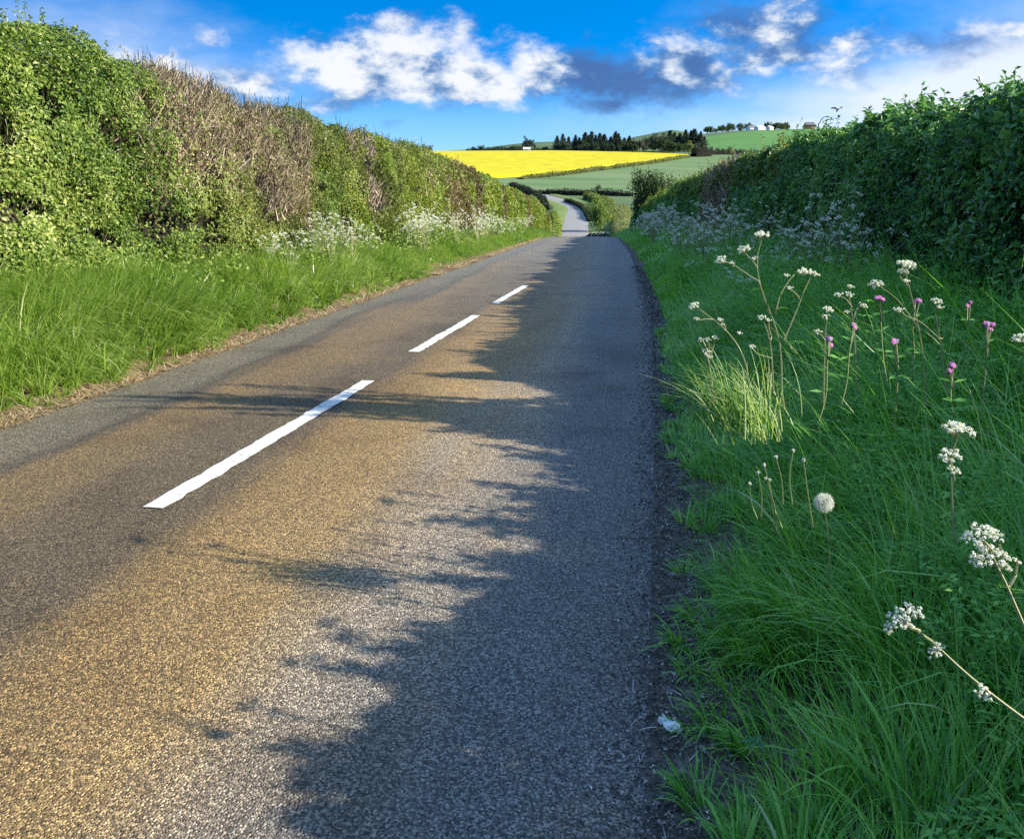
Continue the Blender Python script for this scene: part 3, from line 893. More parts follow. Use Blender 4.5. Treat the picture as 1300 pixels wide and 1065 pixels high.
# right verge
g = Geo()
for n, s0, s1, l0, l1, L, w, ns, pw_ in [(20000, -.6, 4.2, 2.38, 5.0, .42, .0050, 5, 1), (24000, 4.2, 9, 2.38, 4.9, .46, .0070, 4, 1), (48000, 9, 20, 2.4, 4.8, .55, .012, 3, 1), (24000, 20, 80, 2.4, 4.7, .5, .032, 2, 1)]:
    P, s, l = clumped(n, s0, s1, l0, l1, sc=2.8)
    kk = ~in_beam(P + np.array([0, 0, .3]), 0) | (R.random(len(P)) < .5)
    P, l = P[kk], l[kk]
    edge = np.clip((l - 2.2) / .95, .22, 1)
    az = (noise(P, 1.3, 84) - .5) * 7 + R.normal(size=len(P)) * .7 + 2.6
    ln = L * edge * R.uniform(.45, 1.25, len(P)) * (.65 + .7 * noise(P, 2.0, 86))
    blade_block(g, P - np.array([0, 0, .02]), az, ln, w * R.uniform(.6, 1.35, len(P)), R.uniform(.02, .5, len(P)), R.uniform(.3, 1.7, len(P)), tone_at(P), ns)
re_ = lambda l: np.clip((l - 2.1) / 1.05, .24, 1.25) * np.where(R.random(len(l)) < .08, 1.25, 1)
tufts(g, 950, -.5, 4.4, 2.30, 5.0, 34, .60, .0062, 6, 2.7, 5.0, re_, sc=2.8)
tufts(g, 950, 4.4, 10, 2.30, 4.8, 34, .62, .0082, 5, 2.7, 5.0, re_, sc=2.8)
n = 900                                  # thin seeding stems
P = verge_pt(R.uniform(.4, 12, n), R.uniform(2.9, 4.6, n))
P = P[~(in_beam(P + np.array([0, 0, .35]), .1) | in_beam(P + np.array([0, 0, .6]), .1))]; n = len(P)
blade_block(g, P, R.uniform(0, 6.28, n), R.uniform(.45, .85, n), .003, R.uniform(.02, .3, n), R.uniform(.1, .8, n), R.uniform(.45, .8, n), 5)
tag(g.obj('right_verge_grass', M['shade_grass']), 'shaded tangled meadow grass on the right verge', 'grass', kind='stuff')

# low broad leaves among the right verge grass
g = Geo()
for n, s0, s1, hmax, L in [(15000, -.4, 5, .50, .05), (18000, 5, 14, .62, .06), (9000, 14, 40, .6, .10)]:
    s = R.uniform(s0, s1, n); l = R.uniform(2.75, 4.9, n)
    P = verge_pt(s, l); kk = noise(P, 1.5, 95) > np.interp(P[:, 1], [0, 8], [.52, .40]); P = P[kk]; m = len(P)
    ed = np.clip((l[kk] - 2.6) / 1.6, .15, 1)
    P = P + np.array([0, 0, 1.]) * (R.random(m) ** .6 * hmax * ed)[:, None]
    leaf_block(g, P, R.normal(size=(m, 3)) * .55 + np.array([-.2, -.3, 1.]), L * R.uniform(.5, 1.4, m), L * .45 * R.uniform(.6, 1.3, m), tone_at(P), .15)
# feathery cow parsley foliage
nf = 1700
s = R.uniform(-.3, 16, nf); l = R.uniform(2.9, 4.7, nf); B0 = verge_pt(s, l) + np.array([0, 0, 1.]) * R.uniform(.12, .55, nf)[:, None]
dv = norm(R.normal(size=(nf, 3)) + np.array([-.3, -.2, .25])); dv[:, 2] = np.abs(dv[:, 2]) * .5; dv = norm(dv)
sd = norm(np.cross(dv, np.array([0, 0, 1.])))
for q in np.linspace(.1, 1, 9):
    for sg in (-1, 1):
        for q2 in (.3, .65, 1):
            wv = .085 * (1.15 - q) * q2
            pos = B0 + dv * .20 * q + sd * sg * wv - np.array([0, 0, .05]) * q ** 2
            leaf_block(g, pos, np.array([0, 0, 1.]) + R.normal(size=(nf, 3)) * .3, .026, .011, np.clip(.55 + R.normal(size=nf) * .2, 0, 1), .1, axis=dv + sd * sg * .8)
# taller nettle-like weeds towards the hedge
nt_ = 520
sN = 2.0 + 17 * R.random(nt_) ** 1.2; lN = R.uniform(3.1, 4.7, nt_); BN = verge_pt(sN, lN)
kk = noise(BN, 1.3, 97) > .42; BN = BN[kk]; nt_ = len(BN)
hN = R.uniform(.40, .85, nt_) * np.interp(BN[:, 1], [2, 5], [.75, 1]); dN = norm(R.normal(size=(nt_, 3)) * .16 + np.array([0, 0, 1.]))
tubes(g, BN[:, None] + dN[:, None] * hN[:, None, None] * np.linspace(0, 1, 4)[None, :, None], .0028, .0015, R.random(nt_), 3)
for q in range(9):
    t_ = .18 + .82 * q / 8
    for e in range(4):
        a_ = q * 1.57 / 2 + e * 1.5708 + R.normal(size=nt_) * .3
        ax_ = np.stack([np.cos(a_), np.sin(a_), R.uniform(-.5, .3, nt_)], 1)
        Ln = .085 * (1.1 - .75 * t_) * R.uniform(.7, 1.3, nt_)
        leaf_block(g, BN + dN * (hN * t_)[:, None], ax_ * .35 + np.array([0, 0, 1.]), Ln, Ln * .42, np.clip(.3 + .5 * R.random(nt_) + .2 * t_, 0, 1), .12, axis=ax_ * 5)
tag(g.obj('verge_herbs', M['herb']), 'low leafy weeds growing through the right verge grass', 'weeds', kind='stuff')

# small weeds along the left hedge foot
g = Geo()
n = 16000
s = R.uniform(5, 45, n); l = R.uniform(-4.5, -3.2, n); P = verge_pt(s, l); kk = noise(P, .9, 96) > .5; P = P[kk]; m = len(P)
P = P + np.array([0, 0, 1.]) * (R.random(m) * .6)[:, None]
sc = np.interp(P[:, 1], [5, 45], [.055, .14])
leaf_block(g, P, R.normal(size=(m, 3)) * .6 + np.array([.5, -.2, 1.]), sc, sc * .5, tone_at(P), .15)
tag(g.obj('hedge_foot_weeds', M['green']), 'leafy weeds along the foot of the left hedge', 'weeds', kind='stuff')

# grit and stems lying on the dark right edge
g = Geo()
n = 17000
s = 1.2 + 20 * R.random(n) ** 1.8; l = 2.27 + R.normal(size=n) * .10
P = verge_pt(s, l) + np.array([0, 0, .02]); kk = l > 1.85; P = P[kk]; m = len(P)
P[:, 2] = np.maximum(P[:, 2], near_z(P[:, 1]) + .010)
leaf_block(g, P, R.normal(size=(m, 3)) * .5 + np.array([0, 0, 1.]), R.uniform(.005, .017, m) * np.interp(P[:, 1], [2, 12], [1, 1.8]), R.uniform(.005, .013, m) * np.interp(P[:, 1], [2, 12], [1, 1.8]), R.random(m) ** 1.6, .4)
P = P[:700]; m = len(P)
blade_block(g, P, R.uniform(0, 6.28, m), R.uniform(.02, .09, m), .003, R.uniform(1.25, 1.6, m), R.uniform(-.2, .3, m), R.random(m), 2)
tag(g.obj('roadside_grit', M['grit']), 'loose grit and dead stems on the dark right edge of the tarmac', 'grit', kind='stuff')

# ------------------------------------------------------------------ flowers
def florets(g, c, n_dir, rad, count, size):
    """a dome of small white flowers"""
    d = norm(R.normal(size=(count, 3)) + n_dir * .9)
    P = c + d * rad * R.uniform(.55, 1.0, count)[:, None]
    for _ in range(2):
        leaf_block(g, P - d * size * .2, d + R.normal(size=(count, 3)) * .35, size * R.uniform(.8, 1.3, count), size * .85, R.uniform(.35, 1, count), .1)


def umbel(root, loc, c, up, width, detail=1.0, rays=11):
    """flat head of umbellets on thin rays; c = where the rays spring"""
    up = norm(np.asarray(up, float))
    a = norm(np.cross(up, [.3, .9, .1])); b = np.cross(up, a)
    gf, gs = Geo(), Geo()
    paths = []
    for k in range(rays):
        ph = k * 2.4 + random.uniform(-.25, .25); rr = math.sqrt((k + .4) / rays) * width * .5 * random.uniform(.85, 1.1)
        e = c + up * (width * .42 * random.uniform(.85, 1.1) - rr * .25) + (a * math.cos(ph) + b * math.sin(ph)) * rr
        paths.append(spline([c, c * .5 + e * .5 + up * width * .02 + (e - c) * .03, e], 5))
        florets(gf, e, up, width * .125, int(22 * detail), width * (.060 if detail >= 1 else .095))
    tubes(gs, paths, width * .013, width * .009, .5, 3)
    f = gf.obj('umbel', M['white'], root, loc)
    gs.obj('umbel_rays', M['stem'], f, loc)
    return f


def fern_leaf(g, p, d, L, tone=.5):
    d = norm(np.asarray(d, float)); s = norm(np.cross(d, [0, 0, 1.]))
    for q in np.linspace(.15, 1, 8):
        for sg in (-1, 1):
            for q2 in (.35, .7, 1):
                pos = p + d * L * q + s * sg * L * .38 * (1.1 - q) * q2 - np.array([0, 0, .25 * L]) * q * q
                leaf_block(g, pos[None], np.array([[0, 0, 1.]]) + R.normal(size=(1, 3)) * .3, L * .13, L * .055, np.array([tone + random.uniform(-.2, .2)]), .1, axis=(d + s * sg)[None])


def parsley(label, d, stems, umbels, leaves=(), group='white cow parsley plants on the right verge', r0=.0036):
    """stems: pixel polylines; umbels: (px, py, width px, (tilt x, tilt y))"""
    P = lambda q: at(q[0], q[1], d if len(q) < 3 else d + q[2])
    foot = P(stems[0][0])
    root = thing('cow_parsley', label, 'wildflower', foot, group)
    g = Geo()
    for k, st in enumerate(stems):
        pts = [P(q) for q in st]
        path = spline(pts, 12)
        wob = R.normal(size=3) * .004
        path[1:-1] += wob
        tubes(g, path[None], r0 * d / 3 * (1 if k == 0 else .75) * 1.0 if d > 2 else r0 * .8, (r0 * .55) * (d / 3 if d > 2 else .8), .35 + .4 * random.random(), 5)
    g.obj('stem', M['stem'], root, foot)
    for px, py, wpx, t in umbels:
        w = wpx * d / F
        up = -FWD * .25 + np.array([0, 0, 1.]) + RGT * t[0] + FWD * t[1]
        c = at(px, py, d) - norm(up) * w * .30
        umbel(root, foot, c, up, w, 1.7 if wpx > 40 else (1.0 if wpx > 14 else .7), 12 if wpx > 14 else 7)
    for px, py, dx, dy, lpx in leaves:
        gg = Geo(); fern_leaf(gg, at(px, py, d), RGT * dx + np.array([0, 0, 1.]) * dy - FWD * .3, lpx * d / F, .6)
        gg.obj('foliage', M['herb'], root, foot)
    return root


Z0 = (0, 0)
parsley('tall forked cow parsley beside the pale tussock, highest against the shaded hedge', 3.0,
        [[(996, 520), (995, 470), (995, 432), (976, 385), (965, 362), (961, 335), (967, 303)], [(995, 432), (1012, 392), (1022, 365), (1030, 350)],
         [(965, 362), (945, 350), (930, 339), (917, 333)], [(961, 340), (954, 330), (946, 322)], [(1014, 380), (1008, 373), (1003, 369)], [(984, 398), (990, 374), (1000, 358), (1008, 349)], [(930, 339), (931, 336), (929, 335)]],
        [(968, 298, 21, (.0, 0)), (945, 316, 19, (-.3, 0)), (915, 330, 17, (-.5, 0)), (929, 334, 8, (-.2, 0)), (1022, 345, 20, (.1, 0)), (1035, 348, 14, (.5, 0)), (1003, 366, 9, (-.3, 0)), (999, 350, 9, Z0), (958, 328, 8, (-.3, 0))],
        [(984, 392, .9, .25, 16), (964, 366, -.8, -.1, 12), (998, 436, .9, .3, 22)])
parsley('leaning cow parsley with a cream head, left of the pale tussock', 3.0,
        [[(952, 500), (948, 462), (934, 432), (912, 410), (888, 393)], [(905, 405), (896, 404), (886, 406)], [(920, 420), (918, 412), (913, 408)]],
        [(881, 388, 16, (-.4, 0)), (884, 405, 8, Z0), (914, 406, 9, Z0), (917, 412, 6, (.3, 0))])
parsley('small cow parsley with clustered heads at the road side of the pale tussock', 3.0,
        [[(908, 520), (905, 480), (901, 455), (896, 443)], [(901, 455), (904, 440), (907, 431)], [(898, 447), (893, 436), (891, 432)], [(899, 450), (900, 438), (899, 433)]],
        [(897, 446, 13, Z0), (908, 429, 11, (.3, 0)), (890, 431, 9, (-.3, 0)), (899, 431, 9, Z0), (900, 452, 10, Z0)])
parsley('short cow parsley rising out of the top of the pale tussock', 2.95,
        [[(982, 500), (980, 450), (976, 425), (969, 408)], [(978, 432), (974, 420), (974, 408)], [(980, 455), (960, 450), (955, 442)]],
        [(967, 403, 12, (-.3, 0)), (975, 406, 9, (.3, 0)), (955, 440, 10, Z0), (939, 423, 8, Z0)])
parsley('cow parsley with an upright cream head, between tall forked plant and campions', 3.3,
        [[(1046, 520), (1047, 460), (1048, 425), (1050, 402)], [(1047, 432), (1043, 426), (1039, 423)]],
        [(1052, 393, 15, (.2, 0)), (1048, 402, 12, (-.3, 0)), (1038, 421, 11, (-.3, 0))])
parsley('slender cow parsley with several loose heads against the dark hedge foot', 3.8,
        [[(1088, 500), (1086, 440), (1083, 405), (1078, 375)], [(1083, 405), (1088, 392), (1094, 388)], [(1082, 398), (1078, 396), (1074, 396)], [(1081, 390), (1072, 378), (1064, 375)]],
        [(1078, 374, 13, Z0), (1064, 374, 13, (-.2, 0)), (1075, 396, 9, Z0), (1096, 388, 12, (.4, 0)), (1080, 364, 11, Z0)])
parsley('cow parsley with a broad flat head, highest at the dark right hedge', 3.6,
        [[(1176, 520), (1172, 440), (1160, 385), (1150, 345)], [(1168, 420), (1140, 380), (1115, 362)], [(1155, 365), (1148, 355), (1142, 350)]],
        [(1152, 336, 25, (.2, 0)), (1146, 345, 16, (-.1, 0)), (1112, 360, 20, (-.3, 0)), (1150, 357, 12, Z0)], [(1166, 410, .6, .5, 20)])
parsley('cow parsley with flat white heads between the pink campions', 3.4,
        [[(1205, 500), (1200, 450), (1194, 410), (1189, 386)], [(1197, 430), (1170, 405), (1145, 396)]],
        [(1189, 382, 17, (.2, 0)), (1193, 390, 11, Z0), (1141, 393, 14, (-.2, 0))])
parsley('cow parsley cut by the right edge of the view, at campion height', 2.6,
        [[(1322, 560), (1314, 500), (1305, 460), (1298, 440)]], [(1297, 430, 24, (-.2, 0)), (1308, 436, 16, (.2, 0))])
parsley('shaded double headed cow parsley in the deep grass at the right', 2.0,
        [[(1216, 690), (1213, 640), (1211, 600), (1216, 556)], [(1211, 610), (1207, 596), (1206, 585)]],
        [(1217, 545, 40, (.2, .1)), (1207, 578, 30, (-.1, 0)), (1211, 597, 20, (.3, 0))])
parsley('big bright cow parsley leaning in from the lower right edge', 1.12,
        [[(1340, 905), (1318, 830), (1292, 770), (1272, 722), (1258, 700)], [(1280, 742), (1290, 725), (1292, 712)], [(1270, 722), (1255, 712), (1246, 706)], [(1262, 705), (1250, 690), (1240, 682)], [(1272, 722), (1272, 700), (1268, 690)]],
        [(1246, 676, 34, (-.2, -.1)), (1228, 682, 18, (-.5, 0)), (1262, 678, 26, (.2, 0)), (1252, 704, 40, (-.1, -.3)), (1240, 712, 22, (-.4, -.2)), (1272, 704, 24, (.3, 0)), (1275, 718, 20, (.4, 0)), (1291, 712, 13, (.3, 0))],
        [(1282, 746, -.7, .4, 22), (1284, 750, .8, .2, 18), (1280, 752, .1, -.9, 16)])
parsley('low cow parsley with arching stem near the bottom right, lowest of all', 1.15,
        [[(1352, 960), (1318, 930), (1280, 903), (1240, 872), (1205, 842), (1182, 818), (1163, 800)], [(1196, 832), (1190, 830), (1188, 826)], [(1163, 800), (1148, 796), (1140, 790)]],
        [(1140, 782, 26, (-.4, 0)), (1157, 776, 30, (.1, 0)), (1130, 796, 20, (-.6, 0)), (1149, 790, 24, (0, -.3)), (1187, 828, 18, (-.2, -.3)), (1193, 820, 14, (.1, 0)), (1248, 878, 24, (.2, -.4))],
        [(1262, 890, -.4, .3, 20)])

# distant drifts of cow parsley: one plant of each sort, copied
def drift_plant(h, heads, fs, seed_lab):
    root = thing('cow_parsley', seed_lab, 'wildflower', (0, 0, 0))
    gs, gf = Geo(), Geo()
    for k in range(heads):
        a = k * 2.4; rr = h * random.uniform(.06, .42)
        tip = np.array([math.cos(a) * rr, math.sin(a) * rr, h * random.uniform(.5, 1.05)]); tl = R.normal(size=2) * .5
        tubes(gs, spline([(0, 0, -.1), (tip[0] * .25, tip[1] * .25, h * .5), tip], 5)[None], .006, .003, .4, 3)
        for j in range(7):
            b = j * 2.4; q = math.sqrt(j / 7) * fs
            florets(gf, tip + np.array([math.cos(b) * q, math.sin(b) * q, .012 - q * .1 + q * (tl[0] * math.cos(b) + tl[1] * math.sin(b)) + random.gauss(0, .006)]), np.array([0, -.3, 1.]), fs * .30, 6, fs * .30)
    gs.obj('stem', M['stem'], root); gf.obj('blossom', M['white'], root)
    return root


protos = []
for sp_ in [(.75, 13, .030), (.95, 16, .032), (.6, 10, .034)]: protos.append(sp_)
def drift(side, spots, label, group, big=1.0):
    pr = [drift_plant(h, k, f * big, label) for h, k, f in protos]
    for p in pr: p['group'] = group
    for q, (s, lat, sc) in enumerate(spots):
        loc = verge_pt(np.array([s]), np.array([lat]))[0]
        if q < 3:
            pr[q].location = [float(v) for v in loc]; pr[q].scale = (sc,) * 3; pr[q].rotation_euler = (0, 0, random.uniform(0, 6))
        else: clone(pr[q % 3], loc, random.uniform(0, 6), sc)


U = random.uniform
drift(-1, [(U(12.5, 17.5), U(-4.1, -3.35), U(.75, 1.05)) for _ in range(17)], 'cow parsley in the drift below the bare brown hedge stretch', 'cow parsley below the brown part of the left hedge')
drift(-1, [(U(20, 33), U(-4.2, -3.2), U(.9, 1.35)) for _ in range(28)], 'cow parsley in the dense white drift halfway along the left hedge', 'cow parsley halfway along the left hedge', 1.25)
drift(-1, [(U(34, 58), U(-4.1, -3.3), U(.8, 1.1)) for _ in range(16)], 'cow parsley scattered under the far end of the left hedge', 'cow parsley under the far left hedge', 1.5)
drift(1, [(U(20, 48), U(2.95, 4.2), U(1.0, 1.35)) for _ in range(42)], 'shaded cow parsley in the far drift along the right hedge', 'cow parsley in the far drift on the right', 1.35)
drift(1, [(U(9, 20), U(3.0, 4.4), U(.95, 1.35)) for _ in range(46)], 'shaded cow parsley standing along the foot of the right hedge', 'cow parsley along the right hedge foot', .9)
drift(-1, [(U(128, 158), U(-3.9, -3.0), U(.9, 1.4)) for _ in range(7)], 'white flowering plant on the far left verge beyond the crest', 'white flowers beyond the crest on the left', 3)

# pink campions
def campion(label, px, py, d, foot_py, pale=False, heads=3, spread=8):
    foot = at(px + U(-16, 16), foot_py + 14, d)
    root = thing('red_campion', label, 'wildflower', foot, 'pink campions on the right verge')
    gs = Geo(); gf = Geo(); gc = Geo()
    top = at(px, py, d)
    tubes(gs, spline([foot, foot * .7 + top * .3 + RGT * U(-.02, .02), foot * .35 + top * .65 + RGT * U(-.015, .015), top], 9)[None], .0019, .0013, .4, 4)
    for k in range(heads):
        c = at(px + (0 if k == 0 else U(-spread, spread)), py + (0 if k == 0 else U(-spread * .3, spread * 1.6)), d + U(-.03, .03))
        mid = top * .7 + foot * .3
        tubes(gs, spline([mid, c], 4)[None], .0016, .0013, .4, 3)
        fd = norm(-FWD + np.array([U(-.5, .5), 0, U(0, .9)]))
        a = norm(np.cross(fd, [0, 0, 1.])); b = np.cross(fd, a)
        tubes(gc, spline([c - fd * .012 - np.array([0, 0, .004]), c], 4)[None], .005, .0035, .5, 6)
        for j in range(5):                      # five notched petals, two lobes each
            for e in (-.22, .22):
                an = j * 1.2566 + e
                ax = a * math.cos(an) + b * math.sin(an)
                leaf_block(gf, (c + fd * .001)[None], (fd + ax * .2)[None],   .0112, .0075, np.array([.95 if pale and k == 0 else U(.1, .65)]), .05, axis=ax[None] * 8)
    gs.obj('stem', M['stem'], root, foot); gf.obj('petals', M['pink'], root, foot); gc.obj('calyx', M['calyx'], root, foot)
    gl = Geo()
    for q in (.35, .6, .8):
        p = foot * (1 - q) + top * q
        for sg in (-1, 1):
            leaf_block(gl, p[None], np.array([[U(-.4, .4), -.4, 1.]]), U(.03, .06), U(.014, .022), np.array([U(.2, .8)]), .1, axis=np.array([[sg * U(2, 4), U(-3, 3), U(-1, 3)]]))
    gl.obj('leaf', M['herb'], root, foot)


campion('magenta campion directly under the flat white cow parsley head', 1117, 377, 3.4, 470, False, 3, 6)
campion('pink campion alone low down, left of a slender cow parsley', 1084, 412, 3.2, 500, False, 2, 3)
campion('lilac campion in front of the upright cream cow parsley', 1054, 430, 3.1, 520, True, 4, 5)
campion('two headed pink campion right of the broad flat cow parsley', 1162, 383, 3.6, 470, False, 3, 9)
campion('lilac campion standing alone in the middle of the right verge', 1138, 433, 3.1, 530, True, 3, 4)
campion('pink campion against the dark hedge foot, highest of the campions at right', 1232, 384, 3.7, 480, False, 2, 4)
campion('tall pale topped campion with purple lower flowers at the right', 1254, 411, 3.0, 520, True, 5, 7)
campion('dark pink campion lowest down, above the double headed cow parsley', 1211, 464, 2.7, 560, False, 4, 7)

# dandelions
def dandelion(label, px, py, d, foot, clock=False):
    f = at(foot[0], foot[1], d); top = at(px, py, d)
    root = thing('dandelion', label, 'wildflower', f, 'dandelions on the right verge')
    g = Geo(); tubes(g, spline([f, f * .5 + top * .5 + np.array([U(-.01, .01), 0, 0]), top], 8)[None], .0017, .0013, U(.0, .8), 5)
    g.obj('stalk', M['stalk'], root, f)
    g = Geo()
    if clock:
        rad = 12 * d / F
        n = 420
        i = np.arange(n); z = 1 - 2 * (i + .5) / n; th = i * 2.39996; q = np.sqrt(1 - z * z)
        D = np.stack([q * np.cos(th), q * np.sin(th), z], 1)
        for _ in range(3):
            leaf_block(g, top + D * (rad * R.uniform(.78, .98, n))[:, None], R.normal(size=D.shape), rad * .24, rad * .035, R.uniform(.4, 1, n), .1, axis=D * .6 + R.normal(size=D.shape) * .6)
        tubes(g, np.stack([top + D * rad * .15, top + D * rad * .93], 1), .00025, .00022, .4, 3)
        g.obj('seed_head', M['fluff'], root, f)
        g = Geo(); tubes(g, spline([top - [0, 0, .004], top + [0, 0, .004]], 4)[None], .004, .003, .5, 8); g.obj('receptacle', M['calyx'], root, f)
    else:
        D = norm(R.normal(size=(22, 3)) + np.array([0, 0, .6]))
        leaf_block(g, top + D * .002, D, .0048, .004, R.uniform(0, .7, 22), .2)
        g.obj('bald_head', M['fluff'], root, f)


dandelion('round white dandelion clock standing above the grass', 1046, 638, 1.95, (1052, 745), True)
for k, (px, py, fx, fy, lb) in enumerate([(985, 580, 994, 640, 'bald dandelion stalk left of a leaning pair, upright and pale'), (1007, 572, 1006, 640, 'highest bald dandelion stalk behind the dandelion clock'),
                                          (1020, 584, 1032, 668, 'long bald dandelion stalk nearest left of the dandelion clock'), (970, 590, 982, 655, 'bald dandelion stalk at the back of the yellowish bunch'),
                                          (962, 600, 966, 660, 'thin bald dandelion stalk just left of the yellowish bunch'), (972, 607, 986, 672, 'yellowish bald dandelion stalk in the bunch, left of its neighbour'),
                                          (977, 609, 993, 670, 'yellowish bald dandelion stalk in the bunch, right of its neighbour'), (952, 614, 962, 660, 'shortest bald dandelion stalk at the road side of the bunch')]):
    dandelion(lb, px, py, 2.0, (fx, fy))

# pale sunlit tussock
foot = at(950, 530, 3.0)
g = Geo()
n = 190
P = foot + np.stack([R.normal(size=n) * .07, R.normal(size=n) * .07, R.uniform(-.08, .0, n)], 1)
blade_block(g, P, R.normal(size=n) * 1.1 + 3.2, R.uniform(.14, .35, n), .0036, R.uniform(.05, .6, n), R.uniform(.2, 1.3, n), R.random(n), 5)
P = foot + np.stack([R.normal(size=60) * .05, R.normal(size=60) * .05, R.uniform(-.06, .02, 60)], 1)
blade_block(g, P, R.normal(size=60) * .3 + 3.1, R.uniform(.22, .36, 60), .0045, R.uniform(.6, 1.1, 60), R.uniform(.2, .9, 60), R.random(60), 5)
o = g.obj('grass_tussock', M['tussock'], None, foot); o.location = [float(v) for v in foot]
tag(o, 'pale yellow green grass tussock catching the sun at the road edge', 'grass tussock')

# docks and broad weeds
def dock(label, px, py, d, n, L, az0=0, spread=6.28, mat='herb'):
    f = at(px, py, d)
    root = thing('dock_plant', label, 'weed', f, 'broad leaved weeds on the right verge')
    for k in range(n):
        a = az0 + spread * k / n + U(-.3, .3); l = L * U(.7, 1.15); el_ = U(.3, 1.0)
        g = Geo()
        ax = np.array([math.cos(a), math.sin(a), 0]); sd_ = np.array([-ax[1], ax[0], 0])
        m, c5 = 16, 7; V = []; T = []
        for q in range(m):
            t = q / (m - 1); c = ax * l * t * math.cos(el_ * (1 - t * .6)) + np.array([0, 0, 1.]) * l * (t * math.sin(el_) - .75 * t * t * math.sin(el_) * .9)
            w = l * .19 * (math.sin(math.pi * min(1, (t * .93 + .06)) ** .75) ** .8) * (1 + .10 * math.sin(q * 2.9 + k))
            for e in range(c5):
                x = e / (c5 - 1) * 2 - 1
                V.append(c + sd_ * w * x + np.array([0, 0, w * (.35 * abs(x) + .10 * math.sin(q * 2.1 + x * 3 + k) * abs(x))]))
                T.append((.95 if e == c5 // 2 else .25 + .28 * ((q + (abs(e - c5 // 2))) % 3 == 0)) + U(-.1, .1))
        Fq = [[q * c5 + e, q * c5 + e + 1, (q + 1) * c5 + e + 1, (q + 1) * c5 + e] for q in range(m - 1) for e in range(c5 - 1)]
        g.add(np.array(V), Fq, np.clip(np.array(T), 0, 1))
        o = g.obj('leaf', M[mat], root, None, True)


dock('small broad leaved weed at the foot of the grass by the litter', 960, 945, 1.8, 6, .036, mat='dock')

# litter, stones, twigs
c = at(853, 910, 1); d0 = (c - CAM); tgt = -(CAM[2] + .03) / d0[2]
pos = CAM + d0 * tgt
V = []; nn = 14
for i_ in range(nn):
    for j_ in range(11):
        x, y = i_ / 13 - .5, j_ / 10 - .5
        nz_ = noise(np.array([[x * 5, y * 4, .3]]), 1, 3)[0] * .030 + noise(np.array([[x * 13, y * 11, .7]]), 1, 4)[0] * .008
        V.append([x * .085 * (1 - .25 * abs(y)) + .006 * math.sin(y * 9), y * .042 * (1 - .5 * x * x * 2) + .006 * math.sin(x * 8), nz_ - .004])
Fq = [[i_ * 11 + j_, (i_ + 1) * 11 + j_, (i_ + 1) * 11 + j_ + 1, i_ * 11 + j_ + 1] for i_ in range(nn - 1) for j_ in range(10)]
pos[2] = float(near_z(pos[1])) + .012
o = link('paper_scrap', mesh(V, Fq, M['paper']), None, pos); o.rotation_euler = (0, 0, -.5)
tag(o, 'crumpled white paper scrap lying at the right edge of the road', 'litter')


def stone(r):
    V, Fq = [], []
    for i_ in range(6):
        for j_ in range(8):
            t = math.pi * i_ / 5; p = 2 * math.pi * j_ / 8; q = r * (1 + U(-.22, .22))
            V.append([q * 1.3 * math.sin(t) * math.cos(p), q * math.sin(t) * math.sin(p), q * .65 * math.cos(t)])
    for i_ in range(5):
        for j_ in range(8):
            Fq.append([i_ * 8 + j_, (i_ + 1) * 8 + j_, (i_ + 1) * 8 + (j_ + 1) % 8, i_ * 8 + (j_ + 1) % 8])
    return mesh(V, Fq, M['stone'], smooth=True)


sm = [stone(.012), stone(.010), stone(.014)]
for k in range(34):
    s = 1.7 + 9 * random.random() ** 1.6; lat = U(2.08, 2.62) if k > 6 else U(-2.6, -2.2)
    if k <= 6: s = U(4.5, 9)
    p = verge_pt(np.array([s]), np.array([lat]))[0]
    o = link('stone', sm[k % 3], None, (p[0], p[1], p[2] + .014)); o.rotation_euler = (U(-.4, .4), U(-.4, .4), U(0, 6)); o.scale = (U(.5, 1.2),) * 3
    tag(o, 'small pale stone on the brown soil edge of the left lane' if k <= 6 else 'small pale stone on the gritty dirt along the right edge', 'stone', 'loose stones on the left edge' if k <= 6 else 'loose stones on the right edge')
for k, (px, py, L) in enumerate([(890, 835, .12), (882, 790, .07), (862, 590, .09), (900, 860, .08), (872, 700, .07)]):
    d0 = at(px, py, 1) - CAM; p = CAM + d0 * (1.68 / -d0[2]); p[2] = float(verge_pt(np.array([p[1]]), np.array([p[0] - float(cx(p[1]))]))[0][2]) + .022
    g = Geo(); a = U(-.5, .5)
    dd = np.array([math.cos(a), math.sin(a), 0]) * L
    tubes(g, spline([-dd * .5, np.array([0, .012, .006]), dd * .5], 7)[None], .003, .0015, .8, 4)
    tubes(g, spline([dd * .1, dd * .25 + np.array([.0, L * .22, .004])], 4)[None], .0018, .001, .8, 4)
    o = g.obj('twig', M['twig']); o.location = [float(v) for v in p]
    tag(o, ['longest forked dry twig on the dark dirt near the paper scrap', 'short dry twig lying farther up than the forked twig', 'dry twig on the dirt edge beside the pale tussock',
            'dry twig lowest down, between forked twig and grass', 'short dry twig at the dirt edge level with the grass weeds'][k], 'twig', 'dry twigs on the right edge')
